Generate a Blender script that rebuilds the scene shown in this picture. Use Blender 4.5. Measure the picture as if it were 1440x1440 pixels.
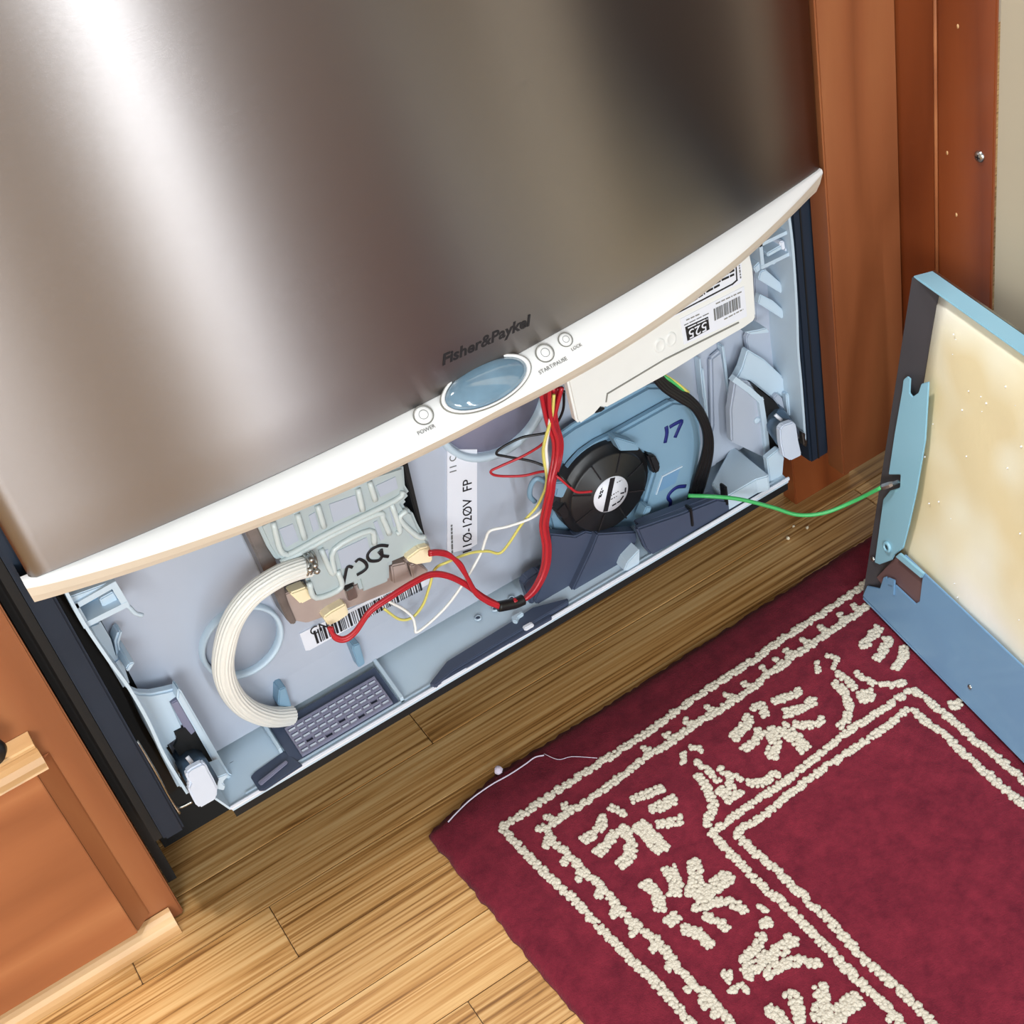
import bpy, bmesh, math, random
from mathutils import Vector, Matrix

for o in list(bpy.data.objects): bpy.data.objects.remove(o)
scn = bpy.context.scene
col = scn.collection
random.seed(7)

# ------------------------------------------------------------------ camera
ROT = ((0.83618167, -0.51403207, -0.1912361), (-0.46942327, -0.49046017, -0.7342279), (0.283623, 0.70371859, -0.65141242))
FPX = 2100.0
CAM = Vector((0.0109, -0.736, 0.92))
rx, ry, rz = (Vector(r) for r in ROT)          # image right, image down, forward (world axes)
cd = bpy.data.cameras.new('camera'); cam = bpy.data.objects.new('camera', cd); col.objects.link(cam)
cd.sensor_fit = 'HORIZONTAL'; cd.sensor_width = 36.0; cd.lens = 36.0 * FPX / 1440.0; cd.clip_start = 0.02
m = Matrix(((rx.x, -ry.x, -rz.x, CAM.x), (rx.y, -ry.y, -rz.y, CAM.y), (rx.z, -ry.z, -rz.z, CAM.z), (0, 0, 0, 1)))
cam.matrix_world = m
scn.camera = cam

# ------------------------------------------------------------------ world, lights, exposure
scn.view_settings.view_transform = 'Standard'; scn.view_settings.look = 'None'
scn.view_settings.gamma = 1.0; scn.view_settings.exposure = 0.15; scn.view_settings.use_curve_mapping = False
w = bpy.data.worlds.new('fill_light'); scn.world = w; w.use_nodes = True
w.node_tree.nodes['Background'].inputs[0].default_value = (0.84, 0.93, 1.0, 1)
w.node_tree.nodes['Background'].inputs[1].default_value = 0.38
def area(name, loc, target, sx, sy, power, colr):
    d = bpy.data.lights.new(name, 'AREA'); d.shape = 'RECTANGLE'; d.size = sx; d.size_y = sy; d.energy = power; d.color = colr
    o = bpy.data.objects.new(name, d); col.objects.link(o); o.location = loc
    o.rotation_euler = (Vector(target) - Vector(loc)).to_track_quat('-Z', 'Y').to_euler()
    return o
area('ceiling_light', (-0.05, -0.02, 2.36), (-0.05, -0.02, 0), 0.22, 0.22, 40, (1.0, 0.98, 0.96))
area('streak_light', (0.25, -2.95, 1.15), (0.25, 0, 1.0), 0.045, 2.0, 30, (0.90, 0.96, 1.0))  # unseen narrow light, added for the bright streak on the steel
area('fill_light', (-1.0, -2.2, 1.05), (0.3, 0, 0.2), 1.1, 1.0, 44, (0.92, 0.97, 1.0))  # unseen fill panel, added to brighten the machine and the left of the steel

# ------------------------------------------------------------------ helpers: pixels to places
def ray(x, y):
    return (rx * (x - 720) + ry * (y - 720) + rz * FPX).normalized()
def py_(x, y, Y=0.0):
    d = ray(x, y); return CAM + d * ((Y - CAM.y) / d.y)
def pz_(x, y, z=0.0):
    d = ray(x, y); return CAM + d * ((z - CAM.z) / d.z)
def px_(x, y, X=0.0):
    d = ray(x, y); return CAM + d * ((X - CAM.x) / d.x)
def pp_(x, y, o, n):
    d = ray(x, y); return CAM + d * ((o - CAM).dot(n) / d.dot(n))
def crop(x0, y0, s, pts): return [(x0 + a / s, y0 + b / s) for a, b in pts]

# ------------------------------------------------------------------ helpers: objects
def link(name, me, mat=None, parent=None, label=None, smooth=False):
    o = bpy.data.objects.new(name, me); col.objects.link(o)
    if mat is not None: me.materials.append(mat)
    if parent is not None:
        o.parent = parent
        if parent.type == 'EMPTY': o.matrix_parent_inverse = Matrix.Translation(-parent.location)
    if label: o['label'] = label
    if smooth:
        for p in me.polygons: p.use_smooth = True
    return o
def thing(name, loc, label, cat, group=None):
    o = bpy.data.objects.new(name, None); col.objects.link(o); o.location = loc; o.empty_display_size = 0.02
    o['label'] = label; o['category'] = cat
    if group: o['group'] = group
    return o
def tag(o, label, cat, group=None):
    o['label'] = label; o['category'] = cat
    if group: o['group'] = group
    return o
def struct(o, label=None):
    o['kind'] = 'structure'
    if label: o['label'] = label
    return o
def fin(bm, name, mat, parent=None, label=None, bevel=0, smooth=False, seg=2):
    bmesh.ops.recalc_face_normals(bm, faces=bm.faces)
    if bevel:
        es = [e for e in bm.edges if len(e.link_faces) == 2 and e.calc_face_angle(0) > 0.5]
        bmesh.ops.bevel(bm, geom=es, offset=bevel, segments=seg, affect='EDGES', clamp_overlap=True)
    me = bpy.data.meshes.new(name); bm.to_mesh(me); bm.free()
    return link(name, me, mat, parent, label, smooth)
def add_box(bm, a, b):
    vs = [bm.verts.new((x, y, z)) for x in (a[0], b[0]) for y in (a[1], b[1]) for z in (a[2], b[2])]
    for f in ((0, 1, 3, 2), (4, 6, 7, 5), (0, 4, 5, 1), (2, 3, 7, 6), (0, 2, 6, 4), (1, 5, 7, 3)): bm.faces.new([vs[i] for i in f])
def box(name, a, b, mat, parent=None, label=None, bevel=0):
    bm = bmesh.new(); add_box(bm, a, b); return fin(bm, name, mat, parent, label, bevel)
def add_prism(bm, pts, vec):
    vec = Vector(vec); a = [bm.verts.new(p) for p in pts]; b = [bm.verts.new(Vector(p) + vec) for p in pts]
    bm.faces.new(a); bm.faces.new(b[::-1]); n = len(a)
    for i in range(n): bm.faces.new((a[i], a[(i + 1) % n], b[(i + 1) % n], b[i]))
def prism(name, pts, vec, mat, parent=None, label=None, bevel=0):
    bm = bmesh.new(); add_prism(bm, pts, vec); return fin(bm, name, mat, parent, label, bevel)
def yplate(name, pix, y0, y1, mat, parent=None, label=None, bevel=0.0008):
    "outline on the plane y=y0, real thickness back to y1"
    return prism(name, [py_(a, b, y0) for a, b in pix], (0, y1 - y0, 0), mat, parent, label, bevel)
def yring(name, pix, y0, y1, wdt, mat, parent=None, closed=True, label=None):
    "raised rim following an outline on plane y0"
    P = [py_(a, b, y0) for a, b in pix]
    bm = bmesh.new(); n = len(P)
    for i in range(n if closed else n - 1):
        a, b = P[i], P[(i + 1) % n]; d = (b - a)
        if d.length < 1e-6: continue
        d.normalize(); s = Vector((d.z, 0, -d.x)) * wdt / 2; e = d * wdt * 0.45
        jt = Vector((0, -0.00018 * (i % 3), 0)); add_prism(bm, [a - e - s + jt, b + e - s + jt, b + e + s + jt, a - e + s + jt], (0, y1 - y0 + 0.0001 * (i % 2), 0))
    return fin(bm, name, mat, parent, label)
def spline(P, n=8):
    P = [Vector(p) for p in P]; Q = [P[0] * 2 - P[1]] + P + [P[-1] * 2 - P[-2]]; out = []
    for i in range(1, len(Q) - 2):
        a, b, c, d = Q[i - 1], Q[i], Q[i + 1], Q[i + 2]
        for k in range(n):
            t = k / n
            out.append(0.5 * (2 * b + (c - a) * t + (2 * a - 5 * b + 4 * c - d) * t * t + (3 * b - a - 3 * c + d) * t ** 3))
    out.append(P[-1]); return out
def add_tube(bm, P, r, seg=8, prof=None, flat=None):
    P = [Vector(p) for p in P]; rings = []; up = None
    for i, p in enumerate(P):
        t = (P[min(i + 1, len(P) - 1)] - P[max(i - 1, 0)]).normalized()
        if up is None:
            up = Vector((0, 0, 1)) if abs(t.z) < 0.9 else Vector((1, 0, 0))
        up = (up - t * up.dot(t)).normalized(); s = t.cross(up)
        rr = r[i] if isinstance(r, (list, tuple)) else r
        ring = []
        for k in range(seg):
            a = 2 * math.pi * k / seg; q = rr * (prof(k) if prof else 1)
            ring.append(bm.verts.new(p + up * math.cos(a) * q + s * math.sin(a) * q))
        rings.append(ring)
    for A, B in zip(rings, rings[1:]):
        for k in range(seg): bm.faces.new((A[k], A[(k + 1) % seg], B[(k + 1) % seg], B[k]))
    bm.faces.new(rings[0][::-1]); bm.faces.new(rings[-1])
def tube(name, P, r, mat, parent=None, label=None, n=8, seg=8, prof=None, smooth=True):
    bm = bmesh.new(); Q = spline(P, n) if n else P
    add_tube(bm, Q, r, seg, prof); return fin(bm, name, mat, parent, label, smooth=smooth)
def wire(name, pix, r, mat, parent=None, label=None, n=7):
    "pix: (x, y, depth Y)"
    return tube(name, [py_(*p) for p in pix], r, mat, parent, label, n, 7)
def frame(o, right, up):
    right = Vector(right).normalized(); nrm = right.cross(Vector(up)).normalized(); up = nrm.cross(right)
    return Matrix(((right.x, up.x, nrm.x, o[0]), (right.y, up.y, nrm.y, o[1]), (right.z, up.z, nrm.z, o[2]), (0, 0, 0, 1)))
def add_lathe(bm, prof, M, seg=32, sx=1.0, sy=1.0):
    "prof: (radius, height) along the frame normal"
    rings = []
    for r, h in prof:
        if r < 1e-7: rings.append([bm.verts.new(M @ Vector((0, 0, h)))])
        else: rings.append([bm.verts.new(M @ Vector((r * sx * math.cos(2 * math.pi * k / seg), r * sy * math.sin(2 * math.pi * k / seg), h))) for k in range(seg)])
    for A, B in zip(rings, rings[1:]):
        for k in range(seg):
            a = [A[k % len(A)], A[(k + 1) % len(A)], B[(k + 1) % len(B)], B[k % len(B)]]
            u = []
            for v in a:
                if v not in u: u.append(v)
            if len(u) > 2: bm.faces.new(u)
def lathe(name, prof, M, mat, parent=None, label=None, seg=32, sx=1.0, sy=1.0, smooth=True):
    bm = bmesh.new(); add_lathe(bm, prof, M, seg, sx, sy); return fin(bm, name, mat, parent, label, smooth=smooth)
def text(name, body, M, width, mat, parent=None, shear=0.0, bold=0.0, depth=0.0003, sy=1.0, label=None, space=1.0):
    "lettering centred on frame M, scaled to a width in metres"
    c = bpy.data.curves.new(name, 'FONT'); c.body = body; c.align_x = 'CENTER'; c.align_y = 'CENTER'
    c.shear = shear; c.offset = bold; c.extrude = 0.01; c.resolution_u = 3; c.space_character = space
    t = bpy.data.objects.new(name, c); me = bpy.data.meshes.new_from_object(t); bpy.data.objects.remove(t); bpy.data.curves.remove(c)
    xs = [v.co.x for v in me.vertices]; ys = [v.co.y for v in me.vertices]
    cx, cy = (min(xs) + max(xs)) / 2, (min(ys) + max(ys)) / 2; s = width / (max(xs) - min(xs))
    for v in me.vertices: v.co = M @ Vector(((v.co.x - cx) * s, (v.co.y - cy) * s * sy, v.co.z * 50 * depth + depth * 0.5))
    me.name = name; return link(name, me, mat, parent, label)
def strokes(name, lines, y, r, mat, parent=None, label=None):
    "pen lines on a surface at depth y"
    bm = bmesh.new()
    for L in lines:
        add_tube(bm, spline([py_(a, b, y) for a, b in L], 4), r, 6)
    for v in bm.verts: v.co.y = y + (v.co.y - y) * 0.25
    return fin(bm, name, mat, parent, label, smooth=True)
def bars(name, M, W, H, n, mat, parent, seed=1, label=None):
    bm = bmesh.new(); rd = random.Random(seed); x = -W / 2
    u = W / (n * 3.2)
    while x < W / 2 - u:
        a = u * rd.choice((0.7, 0.7, 1.3, 2.2)); g = u * rd.choice((0.8, 1.0, 1.6))
        b = min(x + a, W / 2)
        add_prism(bm, [M @ Vector(p) for p in ((x, -H / 2, 0.0001), (b, -H / 2, 0.0001), (b, H / 2, 0.0001), (x, H / 2, 0.0001))], (M.to_3x3() @ Vector((0, 0, 0.0003))))
        x = b + g
    return fin(bm, name, mat, parent, label)

def dashes(name, rows, y, hgt, mat, parent, seed=1, wmin=0.0025, wmax=0.0075):
    "rows of print too small to read: word-long bars along pixel lines on the plane y"
    bm = bmesh.new(); rd_ = random.Random(seed)
    for a, b in rows:
        A, B = py_(a[0], a[1], y), py_(b[0], b[1], y); L_ = (B - A).length; d_ = (B - A).normalized(); n_ = Vector((-d_.z, 0, d_.x)) * hgt / 2; t_ = 0.0
        while t_ < L_:
            e_ = min(L_, t_ + rd_.uniform(wmin, wmax)); p, q = A + d_ * t_, A + d_ * e_
            add_prism(bm, [p - n_, q - n_, q + n_, p + n_], (0, -0.0002, 0)); t_ = e_ + 0.0009
    return fin(bm, name, mat, parent)

# ------------------------------------------------------------------ materials
def srgb(r, g, b):
    f = lambda c: (c / 255 / 12.92) if c / 255 <= 0.04045 else ((c / 255 + 0.055) / 1.055) ** 2.4
    return (f(r), f(g), f(b), 1)
def material(name, c, rough=0.5, metal=0.0, noise=0.08, scale=40, bump=0.0, bscale=300, coat=0.0, trans=0.0, spec=0.5, emit=None, sss=0.0):
    m = bpy.data.materials.new(name); m.use_nodes = True; nt = m.node_tree; N = nt.nodes; L = nt.links; b = N['Principled BSDF']
    b.inputs['Roughness'].default_value = rough; b.inputs['Metallic'].default_value = metal
    b.inputs['Coat Weight'].default_value = coat; b.inputs['Transmission Weight'].default_value = trans
    b.inputs['Specular IOR Level'].default_value = spec
    tc = N.new('ShaderNodeTexCoord'); nz = N.new('ShaderNodeTexNoise'); nz.inputs['Scale'].default_value = scale; nz.inputs['Detail'].default_value = 4
    L.new(tc.outputs['Object'], nz.inputs['Vector'])
    rp = N.new('ShaderNodeValToRGB'); rp.color_ramp.elements[0].position = 0.3; rp.color_ramp.elements[1].position = 0.7
    rp.color_ramp.elements[0].color = tuple(v * (1 - noise) for v in c[:3]) + (1,); rp.color_ramp.elements[1].color = tuple(min(1, v * (1 + noise)) for v in c[:3]) + (1,)
    L.new(nz.outputs['Fac'], rp.inputs['Fac']); L.new(rp.outputs['Color'], b.inputs['Base Color'])
    if bump:
        n2 = N.new('ShaderNodeTexNoise'); n2.inputs['Scale'].default_value = bscale; n2.inputs['Detail'].default_value = 3
        L.new(tc.outputs['Object'], n2.inputs['Vector']); bp = N.new('ShaderNodeBump'); bp.inputs['Strength'].default_value = bump; bp.inputs['Distance'].default_value = 0.002
        L.new(n2.outputs['Fac'], bp.inputs['Height']); L.new(bp.outputs['Normal'], b.inputs['Normal'])
    if emit:
        b.inputs['Emission Color'].default_value = emit[0]; b.inputs['Emission Strength'].default_value = emit[1]
    if sss:
        b.inputs['Subsurface Weight'].default_value = sss; b.inputs['Subsurface Radius'].default_value = (0.004, 0.004, 0.004)
    return m
def wood(name, stops, axis, stretch, scale, rough=0.35, coat=0.0, rnd=0.0, fine=0.5, bump=0.05):
    m = bpy.data.materials.new(name); m.use_nodes = True; nt = m.node_tree; N = nt.nodes; L = nt.links; b = N['Principled BSDF']
    b.inputs['Roughness'].default_value = rough; b.inputs['Coat Weight'].default_value = coat; b.inputs['Coat Roughness'].default_value = 0.25
    tc = N.new('ShaderNodeTexCoord'); oi = N.new('ShaderNodeObjectInfo'); mp = N.new('ShaderNodeMapping')
    s = [1.0, 1.0, 1.0]; s[axis] = stretch; mp.inputs['Scale'].default_value = s
    ad = N.new('ShaderNodeVectorMath'); ad.operation = 'MULTIPLY_ADD'; ad.inputs[1].default_value = (3.1, 7.7, 5.3) if rnd else (0, 0, 0)
    L.new(oi.outputs['Random'], ad.inputs[0]); L.new(tc.outputs['Object'], ad.inputs[2]); L.new(ad.outputs[0], mp.inputs['Vector'])
    # broad cathedral figure: warped bands
    n1 = N.new('ShaderNodeTexNoise'); n1.inputs['Scale'].default_value = scale * 0.22; n1.inputs['Detail'].default_value = 2; L.new(mp.outputs[0], n1.inputs['Vector'])
    mu = N.new('ShaderNodeMath'); mu.operation = 'MULTIPLY'; mu.inputs[1].default_value = 16.0; L.new(n1.outputs['Fac'], mu.inputs[0])
    sn = N.new('ShaderNodeMath'); sn.operation = 'PINGPONG'; sn.inputs[1].default_value = 1.0; L.new(mu.outputs[0], sn.inputs[0])
    n2 = N.new('ShaderNodeTexNoise'); n2.inputs['Scale'].default_value = scale; n2.inputs['Detail'].default_value = 5; n2.inputs['Roughness'].default_value = 0.65; L.new(mp.outputs[0], n2.inputs['Vector'])
    mx = N.new('ShaderNodeMix'); mx.data_type = 'FLOAT'; mx.inputs[0].default_value = fine; L.new(sn.outputs[0], mx.inputs[2]); L.new(n2.outputs['Fac'], mx.inputs[3])
    rp = N.new('ShaderNodeValToRGB'); L.new(mx.outputs[0], rp.inputs['Fac'])
    while len(rp.color_ramp.elements) < len(stops): rp.color_ramp.elements.new(0.5)
    for e, (p, c) in zip(rp.color_ramp.elements, stops): e.position = p; e.color = c
    hs = N.new('ShaderNodeHueSaturation'); L.new(rp.outputs['Color'], hs.inputs['Color'])
    mr = N.new('ShaderNodeMapRange'); mr.inputs[3].default_value = 1 - rnd; mr.inputs[4].default_value = 1 + rnd
    L.new(oi.outputs['Random'], mr.inputs[0]); L.new(mr.outputs[0], hs.inputs['Value']); L.new(hs.outputs['Color'], b.inputs['Base Color'])
    bp = N.new('ShaderNodeBump'); bp.inputs['Strength'].default_value = bump; bp.inputs['Distance'].default_value = 0.002; L.new(n2.outputs['Fac'], bp.inputs['Height']); L.new(bp.outputs['Normal'], b.inputs['Normal'])
    return m
OAK = wood('oak_plank', [(0.30, srgb(122, 82, 40)), (0.41, srgb(172, 126, 72)), (0.50, srgb(190, 146, 90)), (0.70, srgb(210, 172, 118))], 0, 0.018, 330, rough=0.34, coat=0.2, rnd=0.10, fine=0.74)
CHERRY = wood('cherry_cabinet', [(0.2, srgb(124, 70, 40)), (0.5, srgb(146, 86, 52)), (0.8, srgb(160, 100, 62))], 2, 0.12, 26, rough=0.36, coat=0.2, fine=0.5, bump=0.01)
CHERRYH = wood('cherry_cross_grain', [(0.2, srgb(144, 84, 50)), (0.5, srgb(162, 98, 60)), (0.8, srgb(178, 116, 74))], 0, 0.12, 26, rough=0.36, coat=0.2, fine=0.5, bump=0.01)
CHERRYD = wood('cherry_end_panel', [(0.2, srgb(112, 52, 24)), (0.5, srgb(132, 66, 32)), (0.8, srgb(146, 78, 42))], 2, 0.12, 26, rough=0.3, coat=0.3, fine=0.5, bump=0.01)
MAPLE_AND_SHEEN = wood('pale_moulding_and_sheen', [(0.2, srgb(178, 132, 84)), (0.5, srgb(204, 162, 112)), (0.8, srgb(220, 184, 138))], 0, 0.1, 40, rough=0.4, fine=0.6, bump=0.01)  # on the door ledge this pale tone stands in for lit sheen
CREAMW = material('cream_wall', srgb(176, 168, 148), 0.7, noise=0.02, scale=3)
WALLW = material('room_wall', srgb(206, 196, 178), 0.8, noise=0.02, scale=3)
DARKB = material('dark_brown_block', srgb(64, 48, 40), 0.6, noise=0.05, scale=4)
SLATE = material('unseen_slate_wall', srgb(92, 94, 104), 0.7, noise=0.03, scale=4)
DARKJ = material('floor_joint', srgb(58, 38, 20), 0.8)
WHITE = material('white_plastic', srgb(236, 237, 236), 0.32, noise=0.01, coat=0.2)
BEIGE = material('ivory_underside', srgb(222, 213, 196), 0.5, noise=0.02)
BOXW = material('controller_white', srgb(226, 228, 226), 0.45, noise=0.015)
PANB = material('pale_blue_plastic', srgb(190, 209, 224), 0.42, noise=0.03, scale=20)
TUBG = material('tub_grey_plastic', srgb(172, 181, 196), 0.48, noise=0.04, scale=12)
FANB = material('fan_housing_blue', srgb(124, 158, 182), 0.4, noise=0.03, scale=25)
CAPW = material('cap_grey_blue', srgb(204, 214, 230), 0.4, noise=0.02)
DUCT = material('dark_slate_plastic', srgb(66, 76, 98), 0.42, noise=0.05, scale=25)
GRIL = material('grille_plastic', srgb(128, 128, 150), 0.42, noise=0.05, scale=25)
BLACKP = material('black_plastic', srgb(24, 25, 28), 0.4, noise=0.1)
CHASS = material('black_chassis_steel', srgb(34, 44, 58), 0.5, noise=0.12, scale=14, spec=0.25)
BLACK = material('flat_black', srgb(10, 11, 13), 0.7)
INK = material('black_ink', srgb(18, 18, 24), 0.5)
BINK = material('blue_marker', srgb(24, 34, 110), 0.5)
GREYI = material('grey_print', srgb(110, 112, 112), 0.5)
STICK = material('white_sticker', srgb(224, 228, 238), 0.4, noise=0.01)
LUC = material('translucent_plastic', srgb(174, 187, 190), 0.28, noise=0.04, scale=30, coat=0.3, sss=0.3)
LUCR = material('translucent_rim', srgb(196, 207, 208), 0.25, noise=0.02, coat=0.3, sss=0.3)
HOSE = material('hose_white', srgb(226, 227, 222), 0.35, noise=0.03, sss=0.2)
RED = material('red_wire', srgb(178, 32, 44), 0.35, noise=0.05)
WIREW = material('white_wire', srgb(238, 238, 234), 0.4, noise=0.02)
WIREY = material('yellow_wire', srgb(216, 206, 110), 0.4, noise=0.03)
WIREK = material('black_wire', srgb(18, 18, 20), 0.4)
WIREG = material('green_wire', srgb(70, 178, 100), 0.35, noise=0.04)
YCON = material('ivory_connector', srgb(240, 226, 190), 0.4, noise=0.02)
TAUPE = material('taupe_housing', srgb(168, 152, 146), 0.5, noise=0.06, scale=60)
METAL = material('zinc_metal', srgb(176, 178, 176), 0.3, metal=1.0, noise=0.12, scale=80)
RUST = material('bracket_metal', srgb(128, 122, 120), 0.45, metal=0.6, noise=0.3, scale=60)
RUNN = material('runner_steel', srgb(92, 112, 132), 0.3, metal=0.5, noise=0.1)
PBLUE = material('blue_painted_steel', srgb(110, 150, 186), 0.38, noise=0.03, scale=10, coat=0.2)
PTEAL = material('pale_blue_painted_steel', srgb(140, 188, 208), 0.36, noise=0.03, scale=10, coat=0.2)
PDARK = material('dark_reflecting_steel', srgb(66, 64, 68), 0.3, noise=0.08, scale=12)  # dark room reflected in the steel lip, put into the colour
RUGREFL = material('brown_rug_reflection', srgb(104, 80, 80), 0.35, noise=0.06, scale=12)  # rug reflected in the panel cut-out, put into the colour
LENS = material('display_lens', srgb(108, 138, 158), 0.08, noise=0.12, scale=70, coat=1.0, spec=0.8)
GREYR = material('grey_outline', srgb(128, 128, 122), 0.4)
COUNTER = material('stone_counter', srgb(70, 66, 62), 0.25, noise=0.3, scale=90)
LINT = material('grey_lint', srgb(206, 196, 214), 0.9)
CRUMB = material('crumb', srgb(226, 214, 186), 0.8)
def steel_mat():
    m = bpy.data.materials.new('brushed_stainless_steel'); m.use_nodes = True; nt = m.node_tree; N = nt.nodes; L = nt.links
    N.remove(N['Principled BSDF']); b = N.new('ShaderNodeBsdfAnisotropic'); L.new(b.outputs[0], N['Material Output'].inputs['Surface'])
    b.inputs['Color'].default_value = srgb(150, 146, 145); b.inputs['Anisotropy'].default_value = 0.62
    tg = N.new('ShaderNodeTangent'); tg.direction_type = 'UV_MAP'; tg.uv_map = 'UVMap'; L.new(tg.outputs[0], b.inputs['Tangent'])
    tc = N.new('ShaderNodeTexCoord'); mp = N.new('ShaderNodeMapping'); mp.inputs['Scale'].default_value = (0.02, 1, 1); L.new(tc.outputs['Object'], mp.inputs[0])
    nz = N.new('ShaderNodeTexNoise'); nz.inputs['Scale'].default_value = 1400; nz.inputs['Detail'].default_value = 3; L.new(mp.outputs[0], nz.inputs['Vector'])
    mr = N.new('ShaderNodeMapRange'); mr.inputs[3].default_value = 0.30; mr.inputs[4].default_value = 0.37; L.new(nz.outputs['Fac'], mr.inputs[0]); L.new(mr.outputs[0], b.inputs['Roughness'])
    bp = N.new('ShaderNodeBump'); bp.inputs['Strength'].default_value = 0.03; bp.inputs['Distance'].default_value = 0.001; L.new(nz.outputs['Fac'], bp.inputs['Height']); L.new(bp.outputs['Normal'], b.inputs['Normal'])
    return m
STEEL = steel_mat()
def rug_mat(name, c0, c1, sc):
    m = bpy.data.materials.new(name); m.use_nodes = True; nt = m.node_tree; N = nt.nodes; L = nt.links; b = N['Principled BSDF']
    b.inputs['Roughness'].default_value = 0.95; b.inputs['Specular IOR Level'].default_value = 0.1
    b.inputs['Sheen Weight'].default_value = 0.08; b.inputs['Sheen Roughness'].default_value = 0.5
    tc = N.new('ShaderNodeTexCoord'); nz = N.new('ShaderNodeTexNoise'); nz.inputs['Scale'].default_value = sc; nz.inputs['Detail'].default_value = 6; nz.inputs['Roughness'].default_value = 0.75
    L.new(tc.outputs['Object'], nz.inputs['Vector']); rp = N.new('ShaderNodeValToRGB'); rp.color_ramp.elements[0].position = 0.32; rp.color_ramp.elements[1].position = 0.66
    rp.color_ramp.elements[0].color = c0; rp.color_ramp.elements[1].color = c1; L.new(nz.outputs['Fac'], rp.inputs['Fac']); L.new(rp.outputs['Color'], b.inputs['Base Color'])
    n2 = N.new('ShaderNodeTexNoise'); n2.inputs['Scale'].default_value = 900; n2.inputs['Detail'].default_value = 3; L.new(tc.outputs['Object'], n2.inputs['Vector'])
    bp = N.new('ShaderNodeBump'); bp.inputs['Strength'].default_value = 0.6; bp.inputs['Distance'].default_value = 0.002; L.new(n2.outputs['Fac'], bp.inputs['Height']); L.new(bp.outputs['Normal'], b.inputs['Normal'])
    return m
RUGR = rug_mat('burgundy_pile', srgb(90, 22, 38), srgb(119, 34, 50), 70)
RUGC = rug_mat('cream_loops', srgb(180, 173, 158), srgb(212, 206, 192), 500)
def foam_mat():
    m = bpy.data.materials.new('yellowed_foam'); m.use_nodes = True; nt = m.node_tree; N = nt.nodes; L = nt.links; b = N['Principled BSDF']
    b.inputs['Roughness'].default_value = 0.6
    tc = N.new('ShaderNodeTexCoord'); nz = N.new('ShaderNodeTexNoise'); nz.inputs['Scale'].default_value = 9; nz.inputs['Detail'].default_value = 2; L.new(tc.outputs['Object'], nz.inputs['Vector'])
    rp = N.new('ShaderNodeValToRGB'); E = rp.color_ramp.elements; E[0].position = 0.34; E[0].color = srgb(222, 208, 168); E[1].position = 0.66; E[1].color = srgb(238, 239, 232)
    e = E.new(0.48); e.color = srgb(232, 228, 204); L.new(nz.outputs['Fac'], rp.inputs['Fac']); L.new(rp.outputs['Color'], b.inputs['Base Color'])
    n2 = N.new('ShaderNodeTexNoise'); n2.inputs['Scale'].default_value = 260; L.new(tc.outputs['Object'], n2.inputs['Vector'])
    bp = N.new('ShaderNodeBump'); bp.inputs['Strength'].default_value = 0.12; bp.inputs['Distance'].default_value = 0.001; L.new(n2.outputs['Fac'], bp.inputs['Height']); L.new(bp.outputs['Normal'], b.inputs['Normal'])
    return m
FOAM = foam_mat()

# ================================================================== THE SETTING
FX0, FX1, FY0, FY1 = -1.3, 1.5, -3.0, 0.62
floor = struct(box('floor', (FX0, FY0, -0.03), (FX1, FY1, -0.0016), DARKJ), 'oak strip floor running along the dishwasher front')
PW = 0.0546; ybase = 0.0077
joints = {-1: [-0.70, 0.0376, 0.95], 0: [-0.36, -0.0678, 0.66], 1: [-0.55, 0.214, 1.0], -2: [-0.45, 0.33, 1.1], -3: [-0.18, 0.78], -4: [-0.62, 0.12, 0.9]}
rd = random.Random(3)
for k in range(-14, 4):
    y0 = ybase + k * PW; xs = list(joints.get(k, []))
    if not xs:
        x = FX0 + rd.uniform(0.1, 0.7)
        while x < FX1 - 0.1: xs.append(x); x += rd.uniform(0.4, 0.95)
    xs = [FX0] + [x for x in xs if FX0 < x < FX1] + [FX1]
    for a, b in zip(xs, xs[1:]):
        box('plank', (a + 0.0003, y0 + 0.0003, -0.014), (b - 0.0003, y0 + PW - 0.0003, rd.uniform(-0.0002, 0.0001)), OAK, floor, bevel=0.0005)
bm = bmesh.new(); add_box(bm, (FX0, FY0, -0.014), (FX1, ybase - 14 * PW, 0.0)); add_box(bm, (FX0, ybase + 4 * PW, -0.014), (FX1, FY1, 0.0))
fin(bm, 'plank_field', OAK, floor)['kind'] = 'stuff'

struct(box('wall_right', (0.672, -0.128, 0.0), (0.78, -0.0885, 2.4), CREAMW), 'beige wall end to the right of the wooden end panel')
struct(box('dark_reflection_block', (0.673, -0.39, 0.0), (0.78, -0.1285, 2.4), DARKB), 'unseen dark brown block beside the beige wall end, put in for the steel reflection')  # unseen fridge-like block, added for the dark reflection in the steel
struct(box('pale_reflection_block', (0.70, -0.66, 0.0), (0.78, -0.391, 2.4), WALLW), 'unseen pale block beyond the dark block, put in for the steel reflection')  # unseen block, added for the light band reflected in the steel
struct(box('unseen_reflection_wall', (1.5, -3.0, 0.0), (1.58, -0.66, 2.4), SLATE), 'unseen slate grey wall, put in for the steel reflection')  # unseen wall, added and toned dark for the bluish part of the reflection
struct(box('wall_back', (FX0, 0.62, 0), (FX1, 0.70, 2.4), WALLW), 'painted wall behind the cabinets')
struct(box('wall_left', (FX0 - 0.08, -3.0, 0), (FX0, 0.62, 2.4), WALLW), 'painted wall on the far left of the kitchen')

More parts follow.
